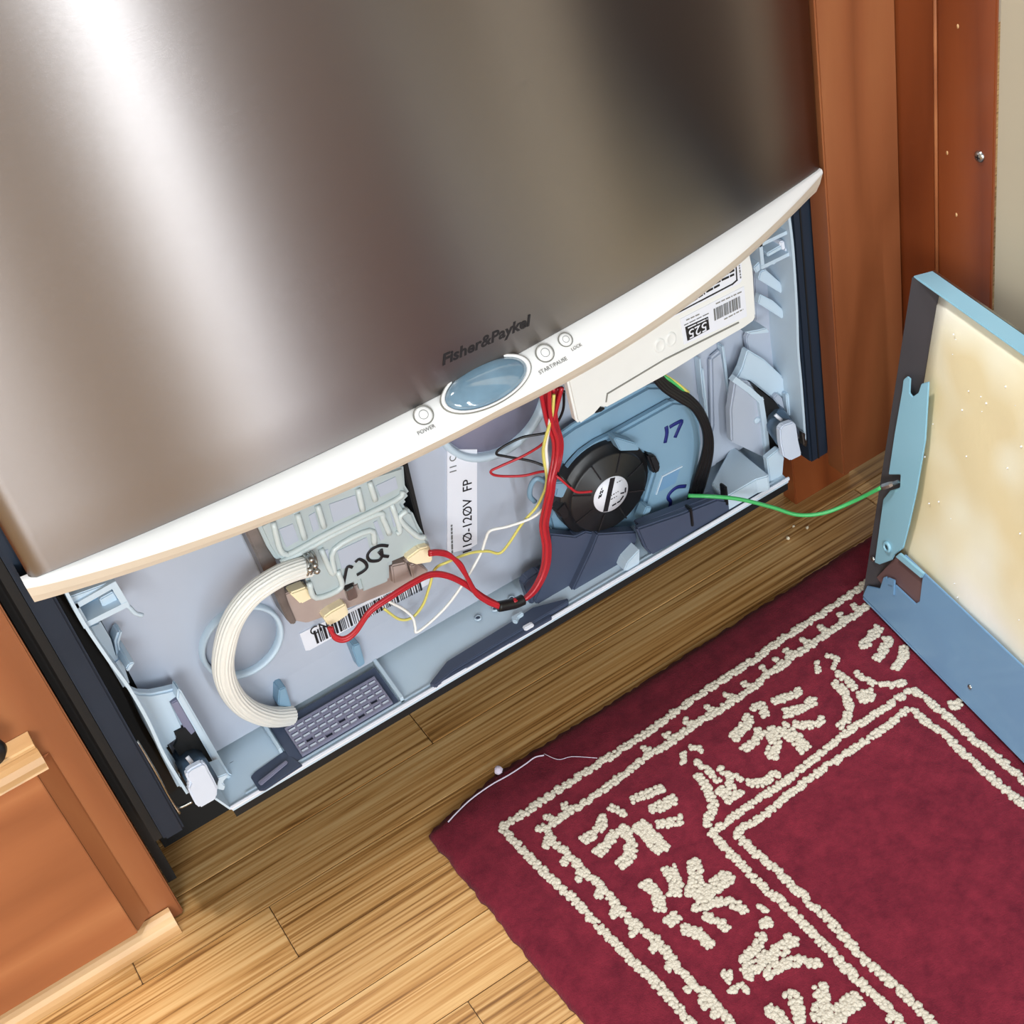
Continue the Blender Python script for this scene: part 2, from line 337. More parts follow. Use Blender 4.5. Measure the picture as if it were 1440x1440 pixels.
# ------------------------------------------------------------------ left cabinet
cab = thing('base_cabinet', (-0.3, 0.3, 0), 'reddish cherry base cabinet with raised door on the side of the white drain hose', 'cabinet')
CF = 0.045
box('face_frame', (-0.62, CF, 0.0005), (-0.0185, CF + 0.019, 0.868), CHERRY, cab, bevel=0.0012)
box('carcass', (-0.62, CF + 0.0195, 0.0), (-0.0205, 0.6, 0.868), CHERRYD, cab)
# raised door with a bevelled side and a coved ledge along its top
door = box('cabinet_door', (-0.56, 0.0335, 0.0215), (-0.0532, CF - 0.0004, 0.2132), CHERRYH, cab, bevel=0.0006)
prism('door_bevel', [(-0.0530, 0.0352, 0.0215), (-0.0530, CF - 0.0004, 0.0215), (-0.0400, CF - 0.0004, 0.0215), (-0.0410, CF - 0.0014, 0.0215)], (0, 0, 0.1915), CHERRY, door)
prism('door_ledge', [(-0.56, y, z) for y, z in ((CF - 0.0004, 0.2385), (0.0310, 0.2385), (0.0300, 0.2375), (0.0300, 0.2354), (0.0318, 0.2335), (0.0350, 0.2300), (0.0366, 0.2255), (0.0362, 0.2205), (0.0337, 0.2165), (0.0307, 0.2144), (0.0300, 0.2134), (CF - 0.0004, 0.2134))], (0.5155, 0, 0), MAPLE_AND_SHEEN, door, 'coved ledge, its lit sheen put into a paler colour')  # cherry ledge in a paler wood, sheen of light put into the colour
kn = lathe('knob', [(0, 0), (0.004, 0), (0.0045, 0.012), (0.009, 0.016), (0.0105, 0.021), (0.008, 0.026), (0, 0.027)], frame((-0.0685, CF - 0.0005, 0.2560), (1, 0, 0), (0, 0, 1)), BLACKP, cab, label='small dark round knob')
# shoe moulding (quarter round)
bm = bmesh.new(); pr = [(0, 0)] + [(-0.0145 * math.cos(a), 0.0165 * math.sin(a)) for a in [i * math.pi / 2 / 6 for i in range(7)]] + []
pts = [Vector((-0.62, CF - 0.001 + dy + 0.0, dz + 0.0002)) for dy, dz in pr]
add_prism(bm, pts, (0.62 - 0.0265, 0, 0)); sh = fin(bm, 'shoe_moulding', MAPLE_AND_SHEEN); struct(sh, 'pale quarter round moulding along the floor under the cherry cabinet'); sh.name = 'baseboard_left'

# ------------------------------------------------------------------ right-hand joinery
tag(box('filler_strip', (0.5995, 0.0, 0.092), (0.6665, 0.02, 0.868), CHERRY, bevel=0.0012), 'tall narrow cherry filler board next to the dishwasher, its end free above the floor', 'filler strip')
tk = box('toe_kick', (0.6085, 0.081, 0.0003), (0.671, 0.099, 0.092), CHERRYD, bevel=0.0008); tag(tk, 'low dark brown toe kick board standing on the floor behind the filler strip', 'toe kick')
ep = thing('end_panel', (0.669, -0.04, 0), 'dark cherry end panel with a silver screw in front of the beige wall', 'panel')
box('stile', (0.6672, -0.0358, 0.0003), (0.687, 0.012, 0.868), CHERRYD, ep, bevel=0.0015)
box('board', (0.6688, -0.0880, 0.0003), (0.6715, -0.0362, 0.868), CHERRYD, ep, bevel=0.0006)
tube('edge_highlight', [(0.6676, -0.0360, 0.001), (0.6676, -0.0360, 0.867)], 0.0013, CHERRYH, ep, n=0, seg=8)  # added strip of lighter cherry, a painted highlight along the edge
s = px_(1378, 220, 0.6688)
sc = lathe('screw', [(0.0042, 0), (0.0042, 0.0006), (0.0032, 0.0018), (0, 0.0022)], frame(s, (0, -1, 0), (0, 0, 1)), METAL, ep, seg=16, label='silver pan head screw')
for rot in (0, 1):
    M = frame(s + Vector((-0.0022, 0, 0)), (0, -1, 0), (0, 0, 1)); bm = bmesh.new()
    a, b = (0.002, 0.0004) if rot else (0.0004, 0.002)
    add_prism(bm, [M @ Vector(q) for q in ((-a, -b, 0), (a, -b, 0), (a, b, 0), (-a, b, 0))], M.to_3x3() @ Vector((0, 0, 0.0001))); fin(bm, 'slot', INK, sc)
for q in ((1345, 302), (1347, 37), (1332, 215)):
    lathe('nail_hole', [(0.0016, 0), (0.0016, 0.0003), (0, 0.0004)], frame(px_(*q, 0.6688), (0, -1, 0), (0, 0, 1)), MAPLE_AND_SHEEN, ep, seg=10, sx=0.6)
tag(box('countertop', (-0.018, -0.045, 0.87), (0.667, 0.61, 0.90), COUNTER, bevel=0.003), 'dark stone countertop over the dishwasher', 'countertop')

# ================================================================== DISHWASHER
dw = thing('dishwasher', (0.2975, 0.3, 0), 'stainless steel drawer dishwasher with its lower front removed and its inner parts bare', 'dishwasher')
XC = 0.2975
def bow(x, k): return -k * max(0.0, 1 - ((x - XC) / XC) ** 2)
# ---- upper drawer front: bowed brushed steel skin
x0, x1, zb, zt = 0.0045, 0.6005 - 0.0035, 0.3785, 0.83
cols = [(x0 + 0.0006, 0.024), (x0, 0.012), (x0, 0.0035), (x0 + 0.0012, 0.0012)]
xs = [x0 + 0.004 + (x1 - x0 - 0.008) * i / 60 for i in range(61)]
cols += [(x, bow(x, 0.027) - 0.0002) for x in xs] + [(x1 - 0.0012, 0.0012), (x1, 0.0035), (x1, 0.012), (x1 - 0.0006, 0.024)]
bm = bmesh.new(); uv = bm.loops.layers.uv.new('UVMap')
rows = []
for z, iny in ((zb + 0.0022, 0.010), (zb + 0.0004, 0.0030), (zb, 0.0016), (zb + 0.0006, 0.0004), (zb + 0.0018, 0.0)) + tuple((zb + 0.002 + (zt - zb) * t / 12, 0) for t in range(1, 13)):
    rows.append([bm.verts.new((x, y + (iny if 3 < i < len(cols) - 4 else 0), z)) for i, (x, y) in enumerate(cols)])
for r in range(len(rows) - 1):
    for c in range(len(cols) - 1):
        f = bm.faces.new((rows[r][c], rows[r][c + 1], rows[r + 1][c + 1], rows[r + 1][c]))
        for l in f.loops: l[uv].uv = (l.vert.co.x, l.vert.co.z)
me = bpy.data.meshes.new('drawer_front'); bm.to_mesh(me); bm.free()
front = link('drawer_front', me, STEEL, dw, 'bowed brushed stainless steel drawer front', smooth=True)
box('drawer_core', (0.012, 0.026, 0.392), (0.588, 0.05, 0.83), BLACK, dw)
# logo
def on_steel(px, py):
    y = -0.02
    for i in range(20):
        P = py_(px, py, y); y = bow(P.x, 0.027)
    return P
A, B = on_steel(621, 509), on_steel(747, 451)
text('brand_lettering', 'Fisher&Paykel', frame((A + B) / 2 + Vector((0, -0.0004, 0)), B - A, (0, 0, 1)), (B - A).length * 1.0, INK, front, shear=0.25, bold=0.03, sy=0.9, depth=0.0002)
# ---- control trim: white crescent with ivory underside
def trim_top(x): return Vector((x, bow(x, 0.027) - 0.0012, 0.3790))
def zW(x):
    b = max(0, 1 - ((x - XC) / XC) ** 2); return 0.3765 - 0.0125 * b ** 0.75 - 0.004 * math.sin(math.pi * min(1, max(0, (x - 0.3) / 0.29)))
def trim_bot(x): return Vector((x, bow(x, 0.045) - 0.0022, zW(x)))
def trim_low(x):
    b = max(0, 1 - ((x - XC) / XC) ** 2); return Vector((x, bow(x, 0.040) + 0.0065, 0.3580 - 0.0105 * b - 0.006 * math.sin(math.pi * min(1, max(0, (x - 0.3) / 0.29)))))
TX = [0.0002 + 0.5955 * i / 72 for i in range(73)]
bm = bmesh.new(); rows = []
for x in TX:
    a, b, c = trim_top(x), trim_bot(x), trim_low(x); nrm = Vector((0, -0.6, 0.4)).normalized()
    h = (a - b).length
    mids = [a.lerp(b, t) + nrm * (0.08 * h * math.sin(math.pi * t)) for t in (0, .2, .4, .6, .8, .93)] + [b + Vector((0, 0.0003, -0.0008))]
    rows.append([bm.verts.new(p) for p in [a + Vector((0, 0.008, 0))] + mids])
for A, B in zip(rows, rows[1:]):
    for k in range(len(A) - 1): bm.faces.new((A[k], B[k], B[k + 1], A[k + 1]))
bmesh.ops.recalc_face_normals(bm, faces=bm.faces)
me = bpy.data.meshes.new('control_trim'); bm.to_mesh(me); bm.free(); trim = link('control_trim', me, WHITE, dw, 'white crescent control trim under the steel front', smooth=True)
bm = bmesh.new(); rows = []
for x in TX:
    b, c = trim_bot(x) + Vector((0, 0.0003, -0.0008)), trim_low(x)
    rows.append([bm.verts.new(p) for p in (b, b.lerp(c, .5) + Vector((0, -0.0006, -0.0004)), c, c + Vector((0, 0.0015, 0.0005)), Vector((x, 0.03, c.z + 0.004)))])
for A, B in zip(rows, rows[1:]):
    for k in range(len(A) - 1): bm.faces.new((A[k], B[k], B[k + 1], A[k + 1]))
for R in (rows[0], rows[-1]):
    t = [bm.verts.new((R[0].co.x, 0.03, 0.379)), bm.verts.new((R[0].co.x, 0.004, 0.379))]
    bm.faces.new(R + t)
bmesh.ops.recalc_face_normals(bm, faces=bm.faces)
me = bpy.data.meshes.new('trim_underside'); bm.to_mesh(me); bm.free(); link('trim_underside', me, BEIGE, dw, 'ivory lower edge of the control trim')
def on_trim(px, py):
    y = -0.036
    for i in range(40):
        P = py_(px, py, y); a, b = trim_top(P.x), trim_bot(P.x); t = (a.z - P.z) / max(1e-4, a.z - b.z)
        y = 0.5 * y + 0.5 * (a.y + (b.y - a.y) * max(-0.4, min(1.4, t)))
    P = py_(px, py, y); a, b = trim_top(P.x), trim_bot(P.x)
    right = trim_bot(P.x + 0.01) - trim_bot(P.x - 0.01); up = (a - b).normalized(); n = right.cross(up).normalized(); h = (a - b).length
    t = max(0.0, min(1.0, (a.z - P.z) / max(1e-4, a.z - b.z)))
    return frame(P + n * (0.06 * h * math.sin(math.pi * t) + 0.0007), right, up)
for nm, c, r in (('power_button', (595, 585), 0.0066), ('start_pause_button', (765, 498), 0.0064), ('lock_button', (794, 479), 0.0050)):
    M = on_trim(*c)
    bt = lathe(nm, [(r * 0.86, -0.001), (r * 0.86, 0.0004), (r * 0.7, 0.0009), (0, 0.0012)], M, WHITE, trim)
    lathe('button_outline', [(r * 0.90, -0.0006), (r * 0.90, 0.0005), (r * 0.99, 0.0005), (r * 0.99, -0.0006)], M, GREYR, bt)
    lathe('button_mark', [(r * 0.42, 0.0008), (r * 0.42, 0.00125), (r * 0.46, 0.00125), (r * 0.46, 0.0008)], M, GREYI, bt, seg=24)
for body, c, wd in (('POWER', (599, 606), 0.0120), ('START/PAUSE', (776, 516), 0.0215), ('LOCK', (809, 490), 0.0080)):
    M = on_trim(*c)
    text('button_lettering', body, M @ Matrix.Translation((0, 0, 0.0006)), wd, GREYI, trim, depth=0.0002)
M = on_trim(683, 541)
dsp = lathe('display_window', [(0.0318, -0.004), (0.0318, 0.0012), (0.0302, 0.0016), (0.0290, 0.0006), (0.0290, -0.003)], M, WHITE, trim, sy=0.46, seg=56)
lathe('display_outline', [(0.0324, -0.002), (0.0324, 0.0007), (0.0317, 0.0009), (0.0317, -0.002)], M, GREYR, dsp, sy=0.465, seg=56)
lathe('display_lens', [(0.0289, -0.002), (0.0287, 0.0010), (0.025, 0.0026), (0.017, 0.0038), (0.008, 0.0044), (0, 0.0046)], M, LENS, dsp, 'smoky blue oval lens', sy=0.44, seg=56)

# ---- chassis
YC = 0.021
ch = box('chassis_post', (-0.004, YC, 0.105), (0.0122, 0.045, 0.83), CHASS, dw, 'dark steel side post', bevel=0.002)
ch2 = box('chassis_post', (0.5835, YC, 0.102), (0.6028, 0.045, 0.83), CHASS, dw, bevel=0.002)
box('post_groove', (0.5905, YC - 0.0008, 0.104), (0.5918, YC + 0.002, 0.83), BLACK, ch2)
box('chassis_side', (-0.0105, 0.032, 0.099), (-0.0045, 0.58, 0.86), BLACK, dw)
box('chassis_side', (0.6033, 0.032, 0.095), (0.6055, 0.58, 0.86), BLACK, dw)
box('gap_shade', (-0.0180, 0.062, 0.02), (-0.0108, 0.075, 0.86), BLACK, dw)  # black filler standing in for the shade in the gap
box('plinth', (-0.0085, 0.1135, 0.0), (0.603, 0.56, 0.098), BLACK, dw)
box('inner_liner', (0.0125, 0.066, 0.099), (0.583, 0.075, 0.39), BLACK, dw)
tube('insulation_edge', [(0.0125, 0.026, 0.20), (0.0133, 0.024, 0.17), (0.0128, 0.026, 0.14), (0.0138, 0.024, 0.12)], 0.0011, METAL, dw, 'frayed silver foil edge')

# ---- tub wall and base pan
YT = 0.060
TB = bmesh.new()
# tub wall curving forward into the floor at its foot
prof = [(YT, 0.388), (YT, 0.17), (YT - 0.001, 0.150), (YT - 0.003, 0.135), (YT - 0.005, 0.124)]
for (ya, za), (yb2, zb2) in zip(prof, prof[1:]):
    add_prism(TB, [(0.030, ya, za), (0.566, ya, za), (0.566, yb2, zb2), (0.030, yb2, zb2)], (0, 0.003, 0))
bmesh.ops.remove_doubles(TB, verts=TB.verts, dist=1e-5)
tub = fin(TB, 'tub_wall', TUBG, dw, 'grey plastic tub front')
pan = prism('base_pan', [(0.0465, 0.0112, 0.1105), (0.0465, 0.064, 0.1185), (0.552, 0.064, 0.1185), (0.552, 0.0112, 0.1105)], (0, 0, -0.003), PANB, dw, 'pale blue base pan', bevel=0)
box('pan_lip', (0.0455, 0.0100, 0.1100), (0.553, 0.0122, 0.1132), STICK, pan, bevel=0.0006)
box('lip_groove', (0.060, 0.0150, 0.1095), (0.54, 0.0162, 0.1128), PANB, pan)
box('pan_skirt', (0.047, 0.0125, 0.099), (0.552, 0.062, 0.1065), BLACK, dw)
# raised rim rings on the tub
for c, r, nm in (((338, 899), 0.0305, 'tub_boss'), ((690, 563), 0.047, 'tub_port')):
    P = py_(c[0], c[1], YT)
    lathe(nm, [(r * 0.9, -0.001), (r * 0.9, 0.004), (r * 0.93, 0.006), (r, 0.006), (r * 1.02, -0.001)], frame(P, (1, 0, 0), (0, 0, 1)), PANB, dw, seg=48)
    lathe('boss_disc', [(r * 0.88, 0), (r * 0.88, 0.001), (0, 0.0012)], frame(P, (1, 0, 0), (0, 0, 1)), TUBG if nm == 'tub_boss' else GRIL, dw, seg=48)
# foot pegs
for pk in ([(391, 992), (393, 970), (402, 966), (412, 1000), (404, 1006)], [(496, 915), (497, 908), (506, 905), (514, 934), (505, 940)]):
    yplate('tub_peg', pk, 0.048, YT, FANB, dw)
# vertical ribs on the right of the tub
for a in ([(986, 520), (990, 518), (1002, 640), (999, 642)], [(1016, 487), (1019, 486), (1030, 575), (1027, 577)], [(984, 505), (986, 504), (991, 560), (989, 560)]):
    yplate('tub_rib', a, YT - 0.008, YT, PANB, dw)
yplate('tub_bulge', [(1000, 505), (1016, 492), (1028, 575), (1022, 615), (1008, 655), (985, 668), (1002, 600)], YT - 0.006, YT, TUBG, dw, bevel=0.002)

# dark floor inserts, vent grille
def pan_z(y): return 0.1105 + (y - 0.0112) * 0.1515
def floorplate(name, pix, z0, z1, mat, parent=None, bevel=0.0006, label=None):
    P = [pz_(a, b, z0) for a, b in pix]; return prism(name, P, (0, 0, z1 - z0), mat, parent, label, bevel)
gr = prism('vent_tray', [(0.0995, 0.0165, 0.1128), (0.0995, 0.052, 0.1205), (0.1885, 0.052, 0.1205), (0.1885, 0.0165, 0.1128)], (0, 0, -0.002), DUCT, dw, 'dark vent tray', bevel=0)
gsl = Vector((0, 0.0355, 0.0077)).normalized()
for i in range(12):
    x = 0.1075 + i * 0.0068
    a = Vector((x, 0.0168, 0.1134)); b = a + gsl * 0.0265
    prism('vent_bar', [a, b, b + Vector((0.0016, 0, 0)), a + Vector((0.0016, 0, 0))], (0, -0.0004, 0.0022), GRIL, gr)
for j in range(6):
    a = Vector((0.1075, 0.0168, 0.1134)) + gsl * (0.0051 * j)
    prism('vent_slat', [a, a + gsl * 0.0017, a + gsl * 0.0017 + Vector((0.0764, 0, 0)), a + Vector((0.0764, 0, 0))], (0, -0.0004, 0.0026), GRIL, gr)
for i in range(11):
    for j in range(5):
        if (i + j * 2) % 4 == 3 and j < 2: continue
        a = Vector((0.1093 + i * 0.0068, 0.0189, 0.1138)) + gsl * (0.0051 * j)
        prism('vent_land', [a, a + gsl * 0.0017, a + gsl * 0.0017 + Vector((0.0050, 0, 0)), a + Vector((0.0050, 0, 0))], (0, -0.0003, 0.0022), CAPW, gr)
prism('vent_wall', [(0.1898, 0.0150, 0.1115), (0.1898, 0.055, 0.1200), (0.1925, 0.055, 0.1200), (0.1925, 0.0150, 0.1115)], (0, 0, 0.005), PANB, dw)
prism('vent_wall', [(0.0955, 0.0300, 0.1145), (0.0955, 0.058, 0.1205), (0.0978, 0.058, 0.1205), (0.0978, 0.0300, 0.1145)], (0, 0, 0.005), PANB, dw)
for q in ((404, 1035), (510, 965)):
    P = py_(q[0], q[1], 0.048)
    for k, dx in enumerate((-0.006, 0, 0.006)): prism('vent_clip', [P + Vector((dx, 0, 0)), P + Vector((dx + 0.003, 0, 0)), P + Vector((dx + 0.0035, -0.004, -0.008)), P + Vector((dx - 0.001, -0.004, -0.008))], (0, 0.004, 0), DUCT, dw)
# left shallow dark tray beside the grille
floorplate('pan_insert', [(352, 1092), (358, 1085), (400, 1055), (425, 1075), (372, 1110), (364, 1111)], 0.1142, 0.1120, DUCT, dw)
floorplate('pan_insert_rib', [(362, 1099), (402, 1068), (404, 1071), (366, 1103)], 0.1165, 0.1140, GRIL, dw)
# long dark wedge along the lip in the middle
floorplate('pan_wedge', crop(560, 640, 4.235, [(185, 1360), (290, 1225), (680, 985), (800, 905), (1010, 850), (1010, 870), (330, 1275), (215, 1365)]), 0.1165, 0.1115, DUCT, dw)
floorplate('pan_wedge_side', crop(560, 640, 4.235, [(215, 1360), (330, 1280), (900, 945), (915, 965), (280, 1330)]), 0.1146, 0.1115, DUCT, dw)
yplate('lip_clip', crop(560, 640, 4.235, [(750, 1035), (805, 1005), (820, 1030), (765, 1062)]), 0.0105, 0.0145, STICK, dw)
floorplate('pan_catch', crop(560, 640, 4.235, [(670, 960), (735, 925), (745, 940), (715, 960), (705, 990), (680, 985)]), 0.1195, 0.1135, PANB, dw)
for q in ((672, 868), (696, 855), (719, 841)):
    P = pz_(q[0], q[1], 0.118); lathe('pan_hole', [(0.0030, 0.0), (0.0030, 0.0010), (0.0016, 0.0010), (0.0016, 0.0)], frame(P + Vector((0, 0, -0.0010)), (1, 0, 0), (0, 1, 0)), PANB, dw, seg=14)
    lathe('hole_core', [(0.0016, 0), (0.0016, 0.0008), (0, 0.0008)], frame(P + Vector((0, 0, -0.0010)), (1, 0, 0), (0, 1, 0)), DUCT, dw, seg=12)
P = pz_(325, 1071, 0.115); lathe('pan_hole', [(0.0030, 0), (0.0030, 0.0008), (0, 0.0008)], frame(P, (1, 0, 0), (0, 1, 0)), DUCT, dw, seg=12, sy=0.6)

# ---- side flanges with their brackets
def side_wall(name, path, y0, y1, th, parent):
    bm = bmesh.new(); Q = spline([py_(a, b, y0) for a, b in path], 4)
    for a, b in zip(Q, Q[1:]):
        add_prism(bm, [a, b, b + Vector((th, 0, 0)), a + Vector((th, 0, 0))], (0, y1 - y0, 0))
    bmesh.ops.remove_doubles(bm, verts=bm.verts, dist=1e-5)
    return fin(bm, name, PANB, parent, smooth=False)
side_wall('left_flange', [(88, 828), (94, 840), (117, 880), (153, 933), (180, 970), (206, 1015), (227, 1060), (247, 1094), (262, 1117)], 0.020, YT, 0.0022, dw)
side_wall('right_flange', [(1105, 285), (1109, 312), (1114, 356), (1119, 435), (1121, 493), (1125, 537), (1129, 590), (1131, 622)], 0.020, YT, 0.0022, dw)
C1 = lambda p: crop(0, 640, 3.0, p)
yring('bracket_frame', C1([(318, 640), (480, 548), (530, 632), (362, 716)]), 0.024, 0.040, 0.0042, PANB, dw)
yplate('bracket_back', C1([(318, 640), (480, 548), (530, 632), (362, 716)]), 0.040, 0.050, FANB, dw)
yplate('bracket_block', C1([(420, 608), (480, 575), (515, 632), (445, 668)]), 0.030, 0.042, PANB, dw)
yplate('bracket_top', C1([(290, 600), (470, 535), (480, 548), (318, 640)]), 0.026, 0.034, PANB, dw)
wire('bracket_hook', [(176, 850, 0.026), (182, 854, 0.026), (190, 862, 0.027), (200, 865, 0.028)], 0.0016, PANB, dw)
yplate('gusset', C1([(372, 722), (425, 702), (470, 780), (495, 862), (460, 884)]), 0.044, 0.056, PANB, dw, bevel=0.0015)
yplate('gusset', C1([(462, 886), (495, 860), (485, 790), (500, 745), (520, 742), (505, 800), (522, 880), (552, 973), (526, 992)]), 0.046, 0.058, PANB, dw, bevel=0.0015)
yplate('small_tab', C1([(530, 905), (545, 880), (570, 874), (566, 884), (543, 918)]), 0.030, 0.058, PANB, dw)
# runner housings
yplate('runner_housing', C1([(545, 990), (590, 1008), (640, 1010), (700, 998), (750, 985), (768, 1008), (725, 1040), (775, 1148), (745, 1170), (752, 1198), (700, 1235), (745, 1300), (775, 1400), (755, 1412), (680, 1268), (620, 1135)]), 0.042, 0.050, PANB, dw, bevel=0.0016)
yplate('runner_cheek', C1([(752, 985), (768, 1000), (832, 1110), (968, 1345), (985, 1355), (960, 1372), (930, 1350), (812, 1140), (748, 1030)]), 0.034, 0.046, PANB, dw, bevel=0.0012)
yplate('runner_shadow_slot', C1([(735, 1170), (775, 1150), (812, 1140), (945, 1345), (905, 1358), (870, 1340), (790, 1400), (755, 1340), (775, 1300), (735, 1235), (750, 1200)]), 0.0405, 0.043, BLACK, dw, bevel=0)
yplate('runner_slot_plate', C1([(722, 1048), (752, 1032), (800, 1112), (828, 1165), (806, 1185), (776, 1150)]), 0.040, 0.048, GRIL, dw)
tube('runner_rail', [py_(262, 1060, 0.050), py_(287, 1102, 0.010)], 0.0105, RUNN, dw, n=0, seg=10, smooth=True)
wire('rail_slot', [(263, 1064, 0.0225), (270, 1073, 0.0185)], 0.0016, STICK, dw)
yplate('runner_cap', crop(180, 1040, 7.2, [(590, 345), (640, 300), (760, 240), (795, 255), (830, 330), (875, 410), (912, 490), (905, 590), (880, 620), (735, 703), (690, 665), (650, 590), (610, 505), (632, 450), (600, 400)]), 0.006, 0.012, CAPW, dw, bevel=0.002)
yplate('runner_foot', crop(180, 1040, 7.2, [(880, 395), (1005, 345), (1020, 370), (960, 440), (990, 470), (975, 520), (925, 510), (890, 500)]), 0.012, 0.03, PANB, dw)
prism('pan_corner', [(0.0465, 0.0112, 0.1105), (0.0465, 0.040, 0.116), (0.0405, 0.040, 0.131), (0.0405, 0.0112, 0.128)], (-0.0016, 0, 0), PANB, dw)
wire('latch_spring', [(246, 1136, 0.03), (256, 1134, 0.028), (270, 1127, 0.026)], 0.0013, METAL, dw)

C2 = lambda p: crop(1000, 260, 3.43, p)
yplate('bracket_fin', C2([(240, 418), (262, 408), (392, 522), (396, 536), (376, 546), (228, 456)]), 0.036, 0.042, PANB, dw)
yplate('bracket_fin', C2([(238, 528), (300, 560), (404, 652), (408, 662), (386, 672), (228, 572)]), 0.036, 0.042, PANB, dw)
yplate('bracket_fin', C2([(162, 712), (230, 700), (268, 690), (284, 714), (200, 722)]), 0.030, 0.045, PANB, dw)
yplate('side_inner_wall', C2([(195, 330), (240, 300), (372, 190), (388, 330), (406, 620), (412, 800), (428, 990), (180, 800), (170, 740), (215, 650), (210, 420)]), 0.053, YT - 0.002, TUBG, dw)
yring('bracket_frame', C2([(240, 290), (375, 225), (382, 330), (250, 395)]), 0.024, 0.040, 0.003, PANB, dw)
for a in ([(270, 330), (340, 290), (345, 310), (275, 350)], [(330, 275), (355, 270), (360, 310), (340, 315)], [(360, 305), (385, 300), (390, 345), (365, 345)], [(285, 370), (330, 345), (345, 355), (300, 390)], [(255, 385), (285, 370), (295, 385), (265, 405)], [(205, 400), (235, 370), (250, 400), (220, 430)]):
    yplate('bracket_lug', C2(a), 0.026, 0.042, STICK if a[0][0] > 320 else PANB, dw)
yplate('runner_housing', C2([(178, 795), (260, 845), (345, 925), (430, 1000), (425, 1012), (345, 1028), (318, 1006), (298, 1032), (190, 945), (120, 942), (150, 885)]), 0.042, 0.050, PANB, dw, bevel=0.0014)
yplate('runner_cheek', C2([(118, 942), (186, 950), (246, 1046), (262, 1180), (280, 1310), (262, 1318), (100, 1240), (95, 1090)]), 0.036, 0.044, TUBG, dw, bevel=0.0014)
yring('cheek_rim', C2([(118, 942), (184, 990), (240, 1040), (262, 1180), (276, 1315)]), 0.033, 0.038, 0.0046, PANB, dw, closed=False)
lathe('cheek_boss', [(0.0028, 0), (0.0028, 0.0012), (0.0015, 0.0014), (0, 0.0006)], frame(py_(1064, 591, 0.0358), (1, 0, 0), (0, 0, 1)), PANB, dw, seg=14)
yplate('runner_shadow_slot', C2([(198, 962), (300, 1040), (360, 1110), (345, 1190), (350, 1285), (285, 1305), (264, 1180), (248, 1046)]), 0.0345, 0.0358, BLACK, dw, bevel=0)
yplate('runner_tab', C2([(362, 1010), (412, 1000), (412, 1100), (372, 1118)]), 0.036, 0.042, PANB, dw)
yplate('runner_tab', C2([(300, 1032), (320, 1008), (345, 1030), (358, 1090), (340, 1080)]), 0.038, 0.044, TUBG, dw)
tube('runner_rail', [py_(1078, 572, 0.050), py_(1108, 615, 0.014)], 0.0105, RUNN, dw, n=0, seg=10)
wire('rail_slot', [(1090, 583, 0.026), (1099, 591, 0.0225)], 0.0015, STICK, dw)
yplate('runner_cap', C2([(334, 1182), (352, 1160), (398, 1144), (412, 1160), (424, 1240), (438, 1300), (432, 1310), (386, 1332), (352, 1312), (338, 1250)]), 0.010, 0.016, CAPW, dw, bevel=0.002)
yplate('runner_foot', C2([(280, 1312), (330, 1272), (355, 1318), (352, 1334), (345, 1420), (350, 1428), (284, 1440), (270, 1320)]), 0.018, 0.024, PANB, dw)
yplate('flange_clip', C2([(440, 1195), (458, 1200), (456, 1230), (468, 1240), (462, 1268), (448, 1258)]), 0.016, 0.022, METAL, dw)
# pan floor block at right, in front of the right cheek
floorplate('pan_ramp', crop(1000, 600, 6, [(175, 150), (490, 405), (470, 420), (380, 445), (130, 590), (0, 480)]), 0.128, 0.1125, PANB, dw, bevel=0.001)

# ---- blower: blue housing, black fan, dark duct
C4 = lambda p: crop(740, 480, 4.8, p)
yplate('blower_housing', C4([(232, 642), (330, 572), (480, 492), (830, 300), (930, 300), (1060, 360), (1130, 440), (1180, 560), (1192, 700), (1170, 860), (1130, 1020), (1100, 1105), (960, 1202), (800, 1260), (760, 1242), (640, 1292), (380, 1240), (352, 1308), (250, 1318), (172, 1280), (150, 1200), (200, 1010), (250, 870), (206, 790)]), 0.044, 0.052, FANB, dw, 'blue blower housing marked 17', bevel=0.003)
bh = bpy.data.objects[-1] if False else [o for o in dw.children if o.name.startswith('blower_housing')][0]
yplate('housing_cover', C4([(262, 935), (300, 850), (380, 760), (480, 690), (580, 640), (1000, 405), (1080, 412), (1130, 460), (1160, 560), (1172, 700), (1150, 860), (1095, 1085), (960, 1182), (830, 1232), (775, 1215), (800, 1100), (860, 900), (840, 780), (700, 720), (560, 720), (420, 800), (320, 920)]), 0.036, 0.045, FANB, bh, bevel=0.0026)
yplate('housing_tab', C4([(592, 660), (612, 650), (745, 690), (765, 722), (762, 738), (636, 742)]), 0.024, 0.034, FANB, bh)
yplate('housing_recess_shade', C4([(880, 1032), (922, 912), (1050, 846), (1012, 962)]), 0.0355, 0.040, PBLUE, bh, bevel=0.001)  # darker blue plate, shade of the recess put into the colour
yring('recess_rim', C4([(880, 1032), (922, 912), (1050, 846)]), 0.0350, 0.040, 0.0012, PANB, bh, closed=False)
yplate('housing_tab', C4([(770, 1225), (812, 1115), (850, 1120), (820, 1215), (800, 1248)]), 0.028, 0.038, FANB, bh)
strokes('marker_writing', [C4([(945, 575), (950, 620), (938, 685)]), C4([(968, 580), (1010, 555), (1050, 540), (1030, 590), (1005, 650)])], 0.0357, 0.0017, BINK, bh, 'blue marker digits')
strokes('marker_squiggle', [C4([(1078, 978), (1020, 985), (975, 1020), (958, 1055), (975, 1085), (965, 1130), (938, 1170)])], 0.0357, 0.0017, BINK, bh, 'blue marker squiggle')
